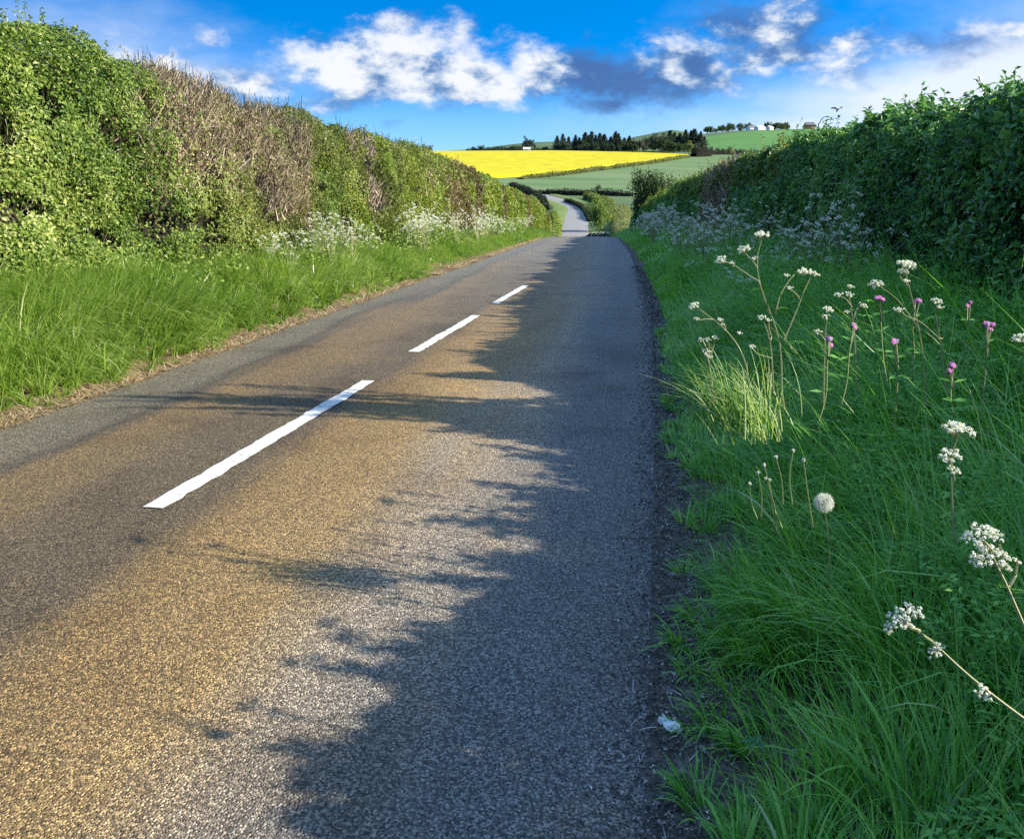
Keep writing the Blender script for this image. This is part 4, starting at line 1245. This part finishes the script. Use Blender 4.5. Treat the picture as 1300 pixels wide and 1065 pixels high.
#SPLIT3
# ------------------------------------------------------------------ trees
def tree(name, label, loc, h, kind='broad', mat='broad', width=None, group=None, leaves=900, leaf=None, trunk=.12):
    """tapered trunk with limbs and a crown of separate leaf clumps; local z up from the base"""
    root = thing(name, label, 'tree', loc, group)
    w = width or h * .6
    gt, gc = Geo(), Geo()
    lean = R.normal(size=3) * .03 * h; lean[2] = 0
    top = np.array([0, 0, h * (.97 if kind == 'conifer' else .55)]) + lean
    tubes(gt, spline([(0, 0, -.3), top * .45 + R.normal(size=3) * .01 * h, top], 8)[None], h * trunk * .22, h * .01, .4, 7)
    L = leaf or h * .05
    if kind == 'conifer':
        nl = 15
        for k in range(nl):
            t = k / (nl - 1); z = h * (.16 + .82 * t)
            rr = w * .5 * (1 - t) ** .8 * U(.75, 1.2) + .03 * h
            nb = 6
            for j in range(nb):
                a = j * 6.283 / nb + k * 1.1 + U(-.3, .3); r2 = rr * U(.65, 1.1)
                tip = np.array([math.cos(a) * r2, math.sin(a) * r2, z - r2 * .22]) + lean * t
                o_ = np.array([0, 0, z]) + lean * t
                tubes(gt, np.stack([o_, tip])[None], h * .006, h * .002, .4, 3)
                m = max(4, int(leaves / (nl * nb)))
                q = R.random(m) ** .6
                P = o_ + (tip - o_) * q[:, None] + R.normal(size=(m, 3)) * rr * .12
                leaf_block(gc, P, R.normal(size=(m, 3)) * .6 + np.array([0, 0, .8]), L * R.uniform(.6, 1.3, m), L * .6, R.random(m))
    else:
        nb = 11
        per = leaves // (nb * 5)
        for j in range(nb):
            a = j * 2.4 + U(-.3, .3); e = U(.05, 1.0); rr = w * .5 * U(.55, .95)
            z0 = h * U(.22, .5)
            tip = np.array([math.cos(a) * rr * math.cos(e), math.sin(a) * rr * math.cos(e), h * (.42 if kind == 'broad' else .2) + h * .46 * math.sin(e) * U(.8, 1.1)]) + lean * .5
            o_ = np.array([0, 0, z0]) + lean * .4
            tubes(gt, spline([o_, (o_ + tip) * .5 + np.array([0, 0, h * .03]), tip], 5)[None], h * .018, h * .004, .4, 4)
            for _ in range(5):
                c = tip * U(.72, 1.02) + R.normal(size=3) * w * .10
                s_ = w * (U(.09, .17) if kind == 'broad' else U(.15, .24))
                D = norm(R.normal(size=(per, 3)))
                P = c + D * s_ * R.uniform(.35, 1.0, per)[:, None] * np.array([1, 1, .75])
                leaf_block(gc, P, D + R.normal(size=(per, 3)) * .6, L * R.uniform(.6, 1.3, per), L * .65, np.clip(R.random(per) * .7 + U(0, .3), 0, 1))
    allv = np.concatenate(gc.v); zt = np.percentile(allv[:, 2], 99.7); wt = np.percentile(np.hypot(allv[:, 0], allv[:, 1]), 98)
    kz, kw = h / zt, (w * .5 / wt if kind != 'conifer' else 1)
    for q in (gc, gt): q.v = [b * np.array([kw if q is gc else min(kw, 1.3), kw if q is gc else min(kw, 1.3), kz]) for b in q.v]
    gt.obj('trunk', M['bark'], root); gc.obj('crown', M[mat], root)
    return root


def h_for(px, r, ytop):
    p = ground_pt(px, r)
    return (1.6 + (HOR - ytop) / F * r) - p[2], p


# conifer wood behind the rapeseed
con = [(704, 175), (712, 173), (719, 176), (726, 174), (732, 177), (739, 171), (745, 170), (752, 174), (757, 172), (764, 173), (770, 176), (776, 170), (781, 172), (787, 177), (793, 175)]
protoC = None
labC, grC = 'dark conifer in the wood standing behind the rapeseed field', 'dark conifers behind the rapeseed field'
pr = []
for k, (px, yt) in enumerate(con + [(px + U(-4, 4), yt + U(2, 8)) for px, yt in con] + [(836, 172), (842, 169), (848, 171), (855, 172), (861, 168), (868, 169), (874, 167), (880, 170), (839, 176), (852, 176), (865, 174), (871, 173), (877, 175), (884, 176)]):
    r = 800 + U(-15, 30) if k >= len(con) else 775 + U(-8, 8)
    if px > 800: r = 730 + U(-15, 25)
    h, p = h_for(px, r, yt)
    lb, gr = (labC, grC) if px < 800 else ('dark conifer in the clump right of the pale round tree', 'dark conifers beside the right end of the rapeseed')
    if k < 3:
        t = tree('conifer_tree', lb, p, 16, 'conifer', 'conifer', 12.5, gr, 1100, 1.25); pr.append(t)
        t.scale = (h / 16,) * 3
    else: clone(pr[k % 3], p, U(0, 6), (max(.75, h / 16) * U(.85, 1.25), max(.75, h / 16) * U(.85, 1.25), h / 16), lb, gr)
und = []
for k in range(20):
    px = 702 + 99 * (k + .5) / 20 + U(-2, 2); h, p = h_for(px, 766 + U(-6, 6), 183 + U(-3, 4)); h = max(h, 4)
    if k < 3: t = tree('broadleaf_tree', 'low dark tree filling the wood between the conifers', p, 8, 'bush', ['conifer', 'broad', 'conifer'][k], 9, 'low trees between the conifers', 900, 1.0); und.append(t); t.scale = (h / 8,) * 3
    else: clone(und[k % 3], p, U(0, 6), h / 8)
h, p = h_for(670, 785, 176); tree('broadleaf_tree', 'lone dark round tree on the skyline above the small pale hut', p, h, 'broad', 'conifer', h * 1.0, None, 1400, 1.1)
h, p = h_for(548, 770, 186); tree('broadleaf_tree', 'small lone tree on the skyline at the left end of the rapeseed', p, h, 'broad', 'grey_tree', h * 1.4, None, 900, .8)
prb = []
spots = [(x, 188 + U(-2.5, 1.5), 775) for x in (597, 604, 612, 621, 629, 637, 645, 652, 659, 676, 683, 690, 697)]
for k, (px, yt, r) in enumerate(spots):
    h, p = h_for(px, r + U(-5, 15), yt); h = max(h, 3.5)
    if k < 3: t = tree('skyline_bush', 'dark bush in the row along the left half of the skyline', p, 6, 'bush', 'conifer', 8, 'bushes along the left skyline', 700, .9); prb.append(t); t.scale = (h / 6,) * 3
    else: clone(prb[k % 3], p, U(0, 6), (h / 6 * U(1, 1.5), h / 6 * U(1, 1.5), h / 6))
# mixed wood to the right of the conifers
spots = [(797, 180, 745, 'broad'), (806, 178, 730, 'broad'), (814, 177, 735, 'broad'), (822, 174, 740, 'broad'), (829, 172, 735, 'broad'), (835, 175, 700, 'broad'), (800, 185, 715, 'broad'), (812, 184, 710, 'broad'), (824, 182, 700, 'broad'), (846, 182, 690, 'broad'), (875, 184, 690, 'broad'), (855, 183, 695, 'broad')]
prw = []
for k, (px, yt, r, kd) in enumerate(spots):
    h, p = h_for(px, r, yt)
    if k < 3: t = tree('broadleaf_tree', 'dull green tree in the mixed wood at the right end of the rapeseed', p, 13, 'broad', ['broad', 'grey_tree', 'broad'][k], 12, 'trees of the mixed wood', 1500, 1.2); prw.append(t); t.scale = (h / 13,) * 3
    else: clone(prw[k % 3], p, U(0, 6), h / 13)
h, p = h_for(866, 676, 181); tree('broadleaf_tree', 'pale yellow green round tree in front of the dark conifers', p, h, 'broad', 'pale_tree', h * .8, None, 1400, .9)
spots = [(885, 186, 670), (893, 187, 675), (901, 188, 680), (908, 189, 685), (916, 187, 690), (924, 190, 690), (889, 192, 660), (898, 194, 655), (911, 194, 662)]
prg = []
for k, (px, yt, r) in enumerate(spots):
    h, p = h_for(px, r, yt); h = max(h, 4)
    if k < 2: t = tree('grey_tree', 'thin grey green tree in the sparse row right of the conifer clump', p, 9, 'broad', 'grey_tree', 8, 'sparse grey trees right of the conifers', 500, .8); prg.append(t); t.scale = (h / 9,) * 3
    else: clone(prg[k % 2], p, U(0, 6), h / 9)
# trees on the far hill
prh = []
for k in range(34):
    px = U(885, 985); r = U(1130, 1330); p = ground_pt(px, r); h = U(6, 12)
    if k < 2: t = tree('hillside_tree', 'dark tree on the wooded far hillside', p, 9, 'broad', 'broad', 11, 'trees on the far hillside', 500, 1.3); prh.append(t)
    else: clone(prh[k % 2], p, U(0, 6), h / 9)
for px, r, yt, lb in [(1004, 1090, 163, 'dark tree standing left of the farm cottage on the skyline'), (976, 1090, 167, 'small dark tree beside the white farm sheds'), (1018, 1100, 163, 'dark tree at the right end of the farm cottage'), (902, 1380, 167, 'tiny lone tree on the far ridge')]:
    h, p = h_for(px, r, yt); h = max(h, 6); tree('broadleaf_tree', lb, p, h, 'broad', 'broad', h * .8, None, 700, h * .07)
# nearer trees in the valley
h, p = h_for(756, 305, 232); tree('young_tree', 'small young tree in the dark hedge across the valley', p, h, 'broad', 'broad', h * .75, None, 700, .22)
h, p = h_for(760, 152, 244); tree('bushy_tree', 'leafy bushy tree beside the far bend, dark on its left side', p, h, 'bush', 'green', h * .85, None, 6500, .26, .1)
h, p = h_for(824, 75, 214); tree('hawthorn_tree', 'dark hawthorn with pale blossom sticking up above the right hedge', p, h * .98, 'bush', 'broad', h * .74, None, 9000, .17, .1)
hw = bpy.context.scene.objects['hawthorn_tree']
g = Geo()
cr = hw.children[1]
vv = np.array([v.co[:] for v in cr.data.vertices]).reshape(-1, 4, 3)[:, 2]
vv = vv[(noise(vv, .9, 5) > .5)]; vv = vv[R.random(len(vv)) < .5]
leaf_block(g, vv, R.normal(size=vv.shape) + np.array([0, 0, .6]), .11, .09, R.uniform(.1, 1, len(vv)))
g.obj('blossom', M['white'], hw)

# far hedgerows
def hedgerow(label, pts, w, h, L, mat, dens=1.0, core=True):
    """pts: (px, r) along the row"""
    P = np.array([ground_pt(a, b) for a, b in pts])
    n = max(12, int(np.linalg.norm(np.diff(P, axis=0), axis=1).sum() / 3))
    path = spline(P, n); path[:, 2] = base(path[:, 0], path[:, 1])
    root = thing('hedge', label, 'hedge', path[n // 2])
    t = norm(np.gradient(path, axis=0)); t[:, 2] = 0; t = norm(t); s = np.stack([t[:, 1], -t[:, 0], 0 * t[:, 0]], 1)
    ln = np.linalg.norm(np.diff(path, axis=0), axis=1).sum()
    hh = h * (.8 + .5 * noise(path, .12, 9)) * np.clip(np.minimum(np.arange(n) + .8, n - .2 - np.arange(n)) / 3.5, .2, 1) ** .5
    prof = np.array([(-.5, -.1), (-.45, .6), (-.25, .95), (.25, .95), (.45, .6), (.5, -.1)])
    if core:
        g = Geo()
        V = path[:, None] + s[:, None] * (prof[None, :, 0:1] * w * .8) + np.array([0, 0, 1.]) * (prof[None, :, 1:2] * hh[:, None, None] * .85)
        k = len(prof); i = np.arange(n - 1)[:, None] * k + np.arange(k - 1)[None]
        g.add(V.reshape(-1, 3), np.stack([i, i + k, i + k + 1, i + 1], -1).reshape(-1, 4)); g.obj('shade_core', M['core'], root, path[n // 2], True)
    m = int(ln * (h * 2 + w) / (L * L) * 1.6 * dens)
    q = R.uniform(0, n - 1.001, m); i = q.astype(int); f = (q - i)[:, None]
    c = path[i] * (1 - f) + path[i + 1] * f; ss = s[i]
    u = R.random(m) * (len(prof) - 1); j = u.astype(int); fu = (u - j)[:, None]
    pr_ = prof[j] * (1 - fu) + prof[j + 1] * fu
    hq = hh[i] * (.85 + .4 * noise(c, .5, 8))
    Pm = c + ss * pr_[:, :1] * w + np.array([0, 0, 1.]) * (pr_[:, 1] * hq)[:, None] + R.normal(size=(m, 3)) * L * .3
    g = Geo(); leaf_block(g, Pm, ss * pr_[:, :1] * 2 + np.array([0, 0, .6]) + R.normal(size=(m, 3)) * .6, L * R.uniform(.7, 1.3, m), L * .7, np.clip(.6 * R.random(m) + .5 * noise(Pm, .3, 6), 0, 1))
    g.obj('foliage', M[mat], root, path[n // 2])
    return root


hedgerow('long dark hedge across the valley below the pale green field', [(670, 312), (700, 308), (740, 304), (775, 302), (800, 300)], 2.0, 1.8, .45, 'darkhedge')
hedgerow('dark hedge rising steeply to the left behind the end of the left hedge', [(692, 224), (684, 248), (673, 278), (661, 308), (648, 334)], 2.2, 2.9, .4, 'darkhedge')  # its shadow side is put into the dark leaf colour
hedgerow('rough dark green hedge bank along the lower edge of the rapeseed', [(660, 402), (700, 426), (735, 455), (790, 508), (830, 554), (864, 616)], 5, 1.7, .7, 'olive', 1.2)
hedgerow('thin dark hedge between the pale field and the bright hill field', [(878, 668), (905, 676), (940, 680), (1010, 682)], 2.5, 2.6, .7, 'darkhedge')
hedgerow('black green leaf clump standing for hedge shadow at the gateway corner of the pale field', [(872, 628), (882, 632), (890, 638)], 8, 6, .7, 'darkhedge')  # dark clump added where the hedge's shadow lies at the gateway
hedgerow('dark low hedge along the inside of the far bend', [(748, 178), (742, 210), (733, 240), (716, 268)], 1.0, 1.0, .3, 'darkhedge')
hedgerow('pale grassy hedge dropping into the valley, right of the bushy tree', [(796, 108), (790, 122), (786, 140), (785, 165), (790, 200)], 3.2, 2.4, .24, 'pale_tree', .8)
hedgerow('low sunlit green hedge along the left of the far road', [(704, 128), (706, 150), (706, 175), (701, 200)], 1.5, 1.2, .22, 'lime')
hedgerow('white flowered low shrubs at the foot of the bushy tree', [(744, 136), (752, 134), (764, 132), (776, 130)], 1.8, 1.2, .16, 'white', .10)
hedgerow('shaggy green hedge between the bushy tree and the dark valley hedge', [(778, 190), (772, 230), (756, 262), (742, 290)], 2.4, 2.0, .3, 'olive')

# ------------------------------------------------------------------ buildings, car, bird
def building(name, label, px, r, w, d, hw, hr, wall, roof, rz=0.3, wins=3):
    p = ground_pt(px, r)
    root = thing(name, label, 'building', p); root.rotation_euler = (0, 0, rz)
    g = Geo(); box(g, -w / 2, w / 2, -d / 2, d / 2, -1.0, hw)
    V = [(-w / 2, -d / 2, hw), (-w / 2, d / 2, hw), (-w / 2, 0, hw + hr - .1), (-w / 2, 0, hw + hr - .1), (w / 2, -d / 2, hw), (w / 2, d / 2, hw), (w / 2, 0, hw + hr - .1), (w / 2, 0, hw + hr - .1)]
    g.obj('wall', M[wall], root)
    me = mesh([V[0], V[1], V[2], V[4], V[5], V[6]], [[0, 1, 2], [4, 3, 5]], M[wall]); link('gable', me, root)
    g = Geo()
    for sg in (-1, 1):
        a, b = sg * (d / 2 + .35), hw - .2
        Vr = np.array([(-w / 2 - .3, a, b), (w / 2 + .3, a, b), (w / 2 + .3, 0, hw + hr), (-w / 2 - .3, 0, hw + hr)])
        g.add(np.concatenate([Vr, Vr + [0, 0, .16]]), [[0, 1, 2, 3], [4, 5, 6, 7], [0, 1, 5, 4], [1, 2, 6, 5], [2, 3, 7, 6], [3, 0, 4, 7]])
    g.obj('roof', M[roof], root)
    for k in range(wins):
        x = (k + .5) / wins * w - w / 2
        g = Geo(); box(g, x - .5, x + .5, -d / 2 - .04, -d / 2 + .02, hw * .42, hw * .8); g.obj('window', M['glass'], root)
    return root


building('field_hut', 'small pale hut at the top edge of the rapeseed field', 668, 764, 6.0, 4, 2.6, 1.4, 'wall', 'white_roof', .2, 1)
building('farm_shed', 'long white farm shed on the right hillside', 951, 1105, 13, 8, 2.9, 1.9, 'wall', 'white_roof', .75, 4)
building('farm_shed', 'shorter white farm shed, right of the long one', 963, 1098, 8, 6, 2.6, 1.7, 'wall', 'white_roof', .9, 3)
building('farm_shed', 'grey roofed farm shed at the left of the white ones', 940, 1112, 10, 8, 3.4, 2.4, 'wall', 'roof', .7, 2)
building('cottage', 'slate roofed farm cottage on the skyline above the right hedge', 1011, 1096, 11, 7, 5, 3.4, 'brick', 'roof', .15, 3)

p = ground_pt(637, 351, .1)
car = thing('car', 'small white car on the far road, half hidden behind the left hedge', 'car', p); car.rotation_euler = (0, 0, .25)
prof = [(-2.05, .35), (-2.1, .75), (-1.95, .95), (-1.25, 1.0), (-.7, 1.42), (.75, 1.46), (1.5, 1.02), (2.05, .92), (2.1, .5), (2.0, .35)]
def extrude(prof, y0, y1, inset=.0):
    n = len(prof); bm_v = [(x, y0, z) for x, z in prof] + [(x, y1, z) for x, z in prof]
    me = bpy.data.meshes.new('mesh')
    me.from_pydata(bm_v, [], [tuple(range(n)), tuple(range(2 * n - 1, n - 1, -1))] + [(i, i + n, (i + 1) % n + n, (i + 1) % n) for i in range(n)])
    return me
me = extrude(prof, -.85, .85); me.materials.append(M['car']); link('body', me, car)
for y0, y1 in ((-.87, -.852), (.852, .87)):
    me = extrude([(-1.15, 1.0), (-.65, 1.34), (.7, 1.37), (1.3, 1.02)], y0, y1); me.materials.append(M['glass']); link('side_window', me, car)
for x in (-1.3, 1.3):
    for y in (-.8, .8):
        g = Geo(); tubes(g, np.array([[(x, y - .1, .32), (x, y - .09, .32), (x, y + .09, .32), (x, y + .1, .32)]]), .32, .32, .5, 14); o = g.obj('wheel', M['rubber'], car)
        me = extrude([(x + .31 * math.cos(a), .32 + .31 * math.sin(a)) for a in np.arange(14) * 2 * math.pi / 14], y - .095, y + .095); me.materials.append(M['rubber']); link('hub', me, o)

p = at(1064, 140, 26)
bird = thing('bird', 'small dark bird flying above the right hedge', 'bird', p)
g = Geo(); tubes(g, spline([(-.10, 0, 0), (-.03, 0, .01), (.05, 0, .01), (.10, 0, 0)], 9)[None], .022, .010, .5, 8); g.obj('body', M['bird'], bird)
for sg in (-1, 1):
    V = np.array([(.035, sg * .015, .01), (-.03, sg * .015, .01), (-.05, sg * .10, .07), (.04, sg * .09, .075), (-.08, sg * .19, .10), (-.02, sg * .18, .105)])
    me = mesh(np.concatenate([V, V + [0, 0, .006]]), [[0, 1, 2, 3], [3, 2, 4, 5], [6, 7, 8, 9], [9, 8, 10, 11], [0, 1, 7, 6], [1, 2, 8, 7], [2, 4, 10, 8], [4, 5, 11, 10], [5, 3, 9, 11], [3, 0, 6, 9]], M['bird']); link('wing', me, bird)
bird.rotation_euler = (0, -.5, .9)

pts = [at(px, py, 15.5) for px, py in [(1036, 176), (1038, 165), (1040, 156), (1044, 150), (1049, 147.5), (1054, 149), (1058, 153)]]
br_ = thing('bramble_shoot', 'thin bramble shoot arching above the top of the right hedge', 'bramble', pts[0])
g = Geo(); tubes(g, spline(pts, 18)[None], .012, .005, .5, 4); g.obj('stem', M['dark_twig'], br_, pts[0])
g = Geo(); sp2 = spline(pts, 18)[4:]; leaf_block(g, sp2, R.normal(size=sp2.shape), .05, .03, R.random(len(sp2))); g.obj('leaf', M['deep'], br_, pts[0])

# ------------------------------------------------------------------ sky
w = bpy.data.worlds.new('World'); SC.world = w; w.use_nodes = True
nt = w.node_tree; nt.nodes.clear(); LK = nt.links
out = nt.nodes.new('ShaderNodeOutputWorld'); bg = nt.nodes.new('ShaderNodeBackground'); LK.new(bg.outputs[0], out.inputs[0])
sky = nt.nodes.new('ShaderNodeTexSky'); sky.sky_type = 'NISHITA'; sky.sun_disc = False
sky.sun_elevation = EL; sky.sun_rotation = math.radians(90); sky.air_density = 1.0; sky.dust_density = .4; sky.ozone_density = 4.0
hs = N(nt, 'ShaderNodeHueSaturation'); hs.inputs['Saturation'].default_value = 1.42; hs.inputs['Hue'].default_value = .5; hs.inputs['Value'].default_value = .60
LK.new(sky.outputs[0], hs.inputs['Color'])
tc = N(nt, 'ShaderNodeTexCoord')
sx = N(nt, 'ShaderNodeSeparateXYZ'); LK.new(tc.outputs['Generated'], sx.inputs[0])
# a polarised, very clear sky: the deep blue of the upper sky starts low over the horizon
vm = N(nt, 'ShaderNodeVectorMath', operation='MULTIPLY'); vm.inputs[1].default_value = (1, 1, 4.6); LK.new(tc.outputs['Generated'], vm.inputs[0])
va = N(nt, 'ShaderNodeVectorMath', operation='ADD'); va.inputs[1].default_value = (0, 0, .12); LK.new(vm.outputs[0], va.inputs[0])
vn = N(nt, 'ShaderNodeVectorMath', operation='NORMALIZE'); LK.new(va.outputs[0], vn.inputs[0]); LK.new(vn.outputs[0], sky.inputs['Vector'])


def mth(op, a, b=None, c=None, clamp=False):
    n = N(nt, 'ShaderNodeMath', operation=op); n.use_clamp = clamp
    for i, v in enumerate((a, b, c)):
        if v is None: continue
        if isinstance(v, (int, float)): n.inputs[i].default_value = v
        else: LK.new(v, n.inputs[i])
    return n.outputs[0]


azn = mth('ARCTAN2', sx.outputs[0], sx.outputs[1]); eln = mth('ARCSINE', sx.outputs[2])
ae = N(nt, 'ShaderNodeCombineXYZ'); LK.new(azn, ae.inputs[0]); LK.new(eln, ae.inputs[1])
def cloud_noise(scale, det, off=(0, 0, 0), rough=.58, sy=1.7):
    mp = N(nt, 'ShaderNodeMapping'); mp.inputs['Location'].default_value = off; mp.inputs['Scale'].default_value = (1, sy, 1)
    LK.new(ae.outputs[0], mp.inputs[0])
    n = N(nt, 'ShaderNodeTexNoise'); n.inputs['Scale'].default_value = scale; n.inputs['Detail'].default_value = det; n.inputs['Roughness'].default_value = rough
    LK.new(mp.outputs[0], n.inputs['Vector'])
    return n.outputs[0]


def dir_of(px, py):
    v = at(px, py, 1) - CAM; v = v / np.linalg.norm(v)
    return math.atan2(v[0], v[1]), math.asin(v[2])


def blobs(lst, soft=1.0):
    """union of soft ellipses in sky directions; lst of (px, py, half width px, half height px, strength)"""
    acc = None
    for px, py, rx, ry, st in lst:
        a, e = dir_of(px, py)
        u = mth('MULTIPLY', mth('SUBTRACT', azn, a), F / rx); v = mth('MULTIPLY', mth('SUBTRACT', eln, e), F / ry)
        d = mth('SQRT', mth('ADD', mth('MULTIPLY', u, u), mth('MULTIPLY', v, v)))
        f = mth('MULTIPLY_ADD', d, -st, st)
        acc = f if acc is None else mth('MAXIMUM', acc, f)
    return acc


def smooth(v, lo, hi):
    n = N(nt, 'ShaderNodeMapRange', interpolation_type='SMOOTHSTEP'); n.inputs[1].default_value = lo; n.inputs[2].default_value = hi
    LK.new(v, n.inputs[0]); return n.outputs[0]


def mixc(fac, a, b):
    n = N(nt, 'ShaderNodeMix', data_type='RGBA'); LK.new(fac, n.inputs[0])
    for i, v in ((6, a), (7, b)):
        if isinstance(v, tuple): n.inputs[i].default_value = (*v, 1)
        else: LK.new(v, n.inputs[i])
    return n.outputs[2]


SKYK = 1.0
n1 = cloud_noise(16, 9, (3.1, 1.7, 0)); n1b = cloud_noise(16, 9, (3.1 - .022, 1.7 - .012, 0)); n2 = cloud_noise(38, 6, (7.7, 2.2, 0)); n3 = cloud_noise(5, 8, (1.3, 9.2, 0), .6, 2.4)
shape = blobs([(520, 85, 175, 66, 1.5), (455, 95, 130, 52, 1.4), (395, 85, 80, 30, .8), (600, 105, 110, 44, 1.5), (760, 95, 115, 52, 1.3), (865, 80, 85, 55, 1.25), (690, 92, 90, 48, 1.3), (800, 100, 190, 48, 1.2), (1000, 70, 170, 44, 1.0), (960, 35, 110, 48, 1.0), (1050, 60, 110, 30, .9), (1220, 55, 120, 32, .75),
               (565, 135, 110, 22, .7), (500, 155, 40, 12, .55), (262, 52, 34, 26, .8), (185, 80, 110, 34, .8), (320, 110, 130, 36, .75), (780, 130, 170, 24, .6), (900, 105, 120, 30, .7), (1000, 90, 100, 24, .55),
               (-300, 60, 300, 60, 1.0), (-700, 40, 260, 70, 1.0), (1700, 20, 300, 60, .9), (2200, 60, 300, 60, .9), (300, -500, 500, 120, .7), (1200, -420, 400, 90, .7)])
dens = mth('ADD', shape, mth('MULTIPLY_ADD', n1, 2.2, -1.28))
dens = mth('ADD', dens, mth('MULTIPLY_ADD', n2, .7, -.35))
alpha = smooth(dens, -.10, .80)
white = blobs([(430, 84, 120, 46, 1.5), (470, 72, 90, 42, 1.5), (530, 62, 85, 44, 1.55), (640, 98, 62, 42, 1.6), (590, 82, 95, 44, 1.35), (520, 108, 60, 24, .6), (692, 62, 24, 26, 1.3), (862, 58, 36, 16, .8), (985, 28, 36, 18, .65), (395, 78, 50, 20, .9), (262, 52, 32, 22, .9), (190, 76, 90, 26, 1.0), (985, 88, 60, 18, .45), (330, 105, 90, 26, .7), (1080, 75, 60, 16, .5),
               (-300, 30, 260, 50, 1.0), (1700, 0, 260, 50, 1.0), (300, -560, 400, 80, .7)])
lit = mth('ADD', white, mth('MULTIPLY', mth('SUBTRACT', n1, n1b), 5.0))
n4 = cloud_noise(9, 5, (5.3, 4.4, 0), .6, 2.0)
lit = mth('ADD', lit, mth('MULTIPLY_ADD', n2, 1.2, -.72))
lit = mth('ADD', lit, mth('MULTIPLY_ADD', n4, 1.6, -.82))
litf = smooth(lit, -.25, 1.05)
mid = smooth(lit, -.75, .30)
ccol = mixc(litf, mixc(mid, (.13, .29, .72), (.46, .72, 1.15)), (1.66, 1.68, 1.7))
# thin high veil and the bright hazy quarter towards the sun
veil = mth('MULTIPLY', smooth(mth('ADD', blobs([(1250, 130, 300, 80, 1.5), (1340, 100, 240, 70, 1.6), (1100, 165, 260, 50, 1.0), (60, 60, 320, 90, .55), (250, 100, 260, 60, .55), (1000, 150, 420, 50, .4), (1900, 150, 900, 300, .9)]), mth('MULTIPLY_ADD', n3, .9, -.5)), .0, 1.0), .92)
hz = mth('MULTIPLY', smooth(eln, .125, -.01), .8)
base_sky = mixc(hz, hs.outputs[0], (.68, 1.18, 1.62))
base_sky = mixc(veil, base_sky, (1.5, 1.62, 1.75))
col = mixc(mth('MULTIPLY', alpha, .93), base_sky, ccol)
# unseen bright bluish sheet overhead, added to brighten the shade
high = mth('MULTIPLY', smooth(mth('ADD', eln, mth('MULTIPLY_ADD', n3, .5, -.25)), .34, .80), .92)
col = mixc(high, col, (.78, 1.28, 2.25))
LK.new(col, bg.inputs['Color']); bg.inputs['Strength'].default_value = .15

sun = bpy.data.lights.new('sun', 'SUN'); sun.energy = 3.05; sun.angle = math.radians(.5); sun.color = (1.0, .92, .78)
so = bpy.data.objects.new('sun', sun); COL.objects.link(so)
so.rotation_euler = Vector([-float(v) for v in SUN]).to_track_quat('-Z', 'Y').to_euler()

# ------------------------------------------------------------------ camera
cam = bpy.data.cameras.new('camera'); co = bpy.data.objects.new('camera', cam); COL.objects.link(co)
co.location = [float(v) for v in CAM]; co.rotation_euler = (math.pi / 2 - PITCH, 0, YAW)
cam.sensor_fit = 'HORIZONTAL'; cam.sensor_width = 36; cam.lens = 36 * F / 1300; cam.shift_y = -(532.5 - PY) / 1300
cam.clip_start = .05; cam.clip_end = 6000
SC.camera = co
SC.view_settings.view_transform = 'Standard'; SC.view_settings.look = 'None'
SC.view_settings.exposure = 2.0; SC.view_settings.gamma = 1.0
SC.cycles.max_bounces = 6; SC.cycles.diffuse_bounces = 3; SC.cycles.transmission_bounces = 4; SC.cycles.glossy_bounces = 2
SC.cycles.use_denoising = False
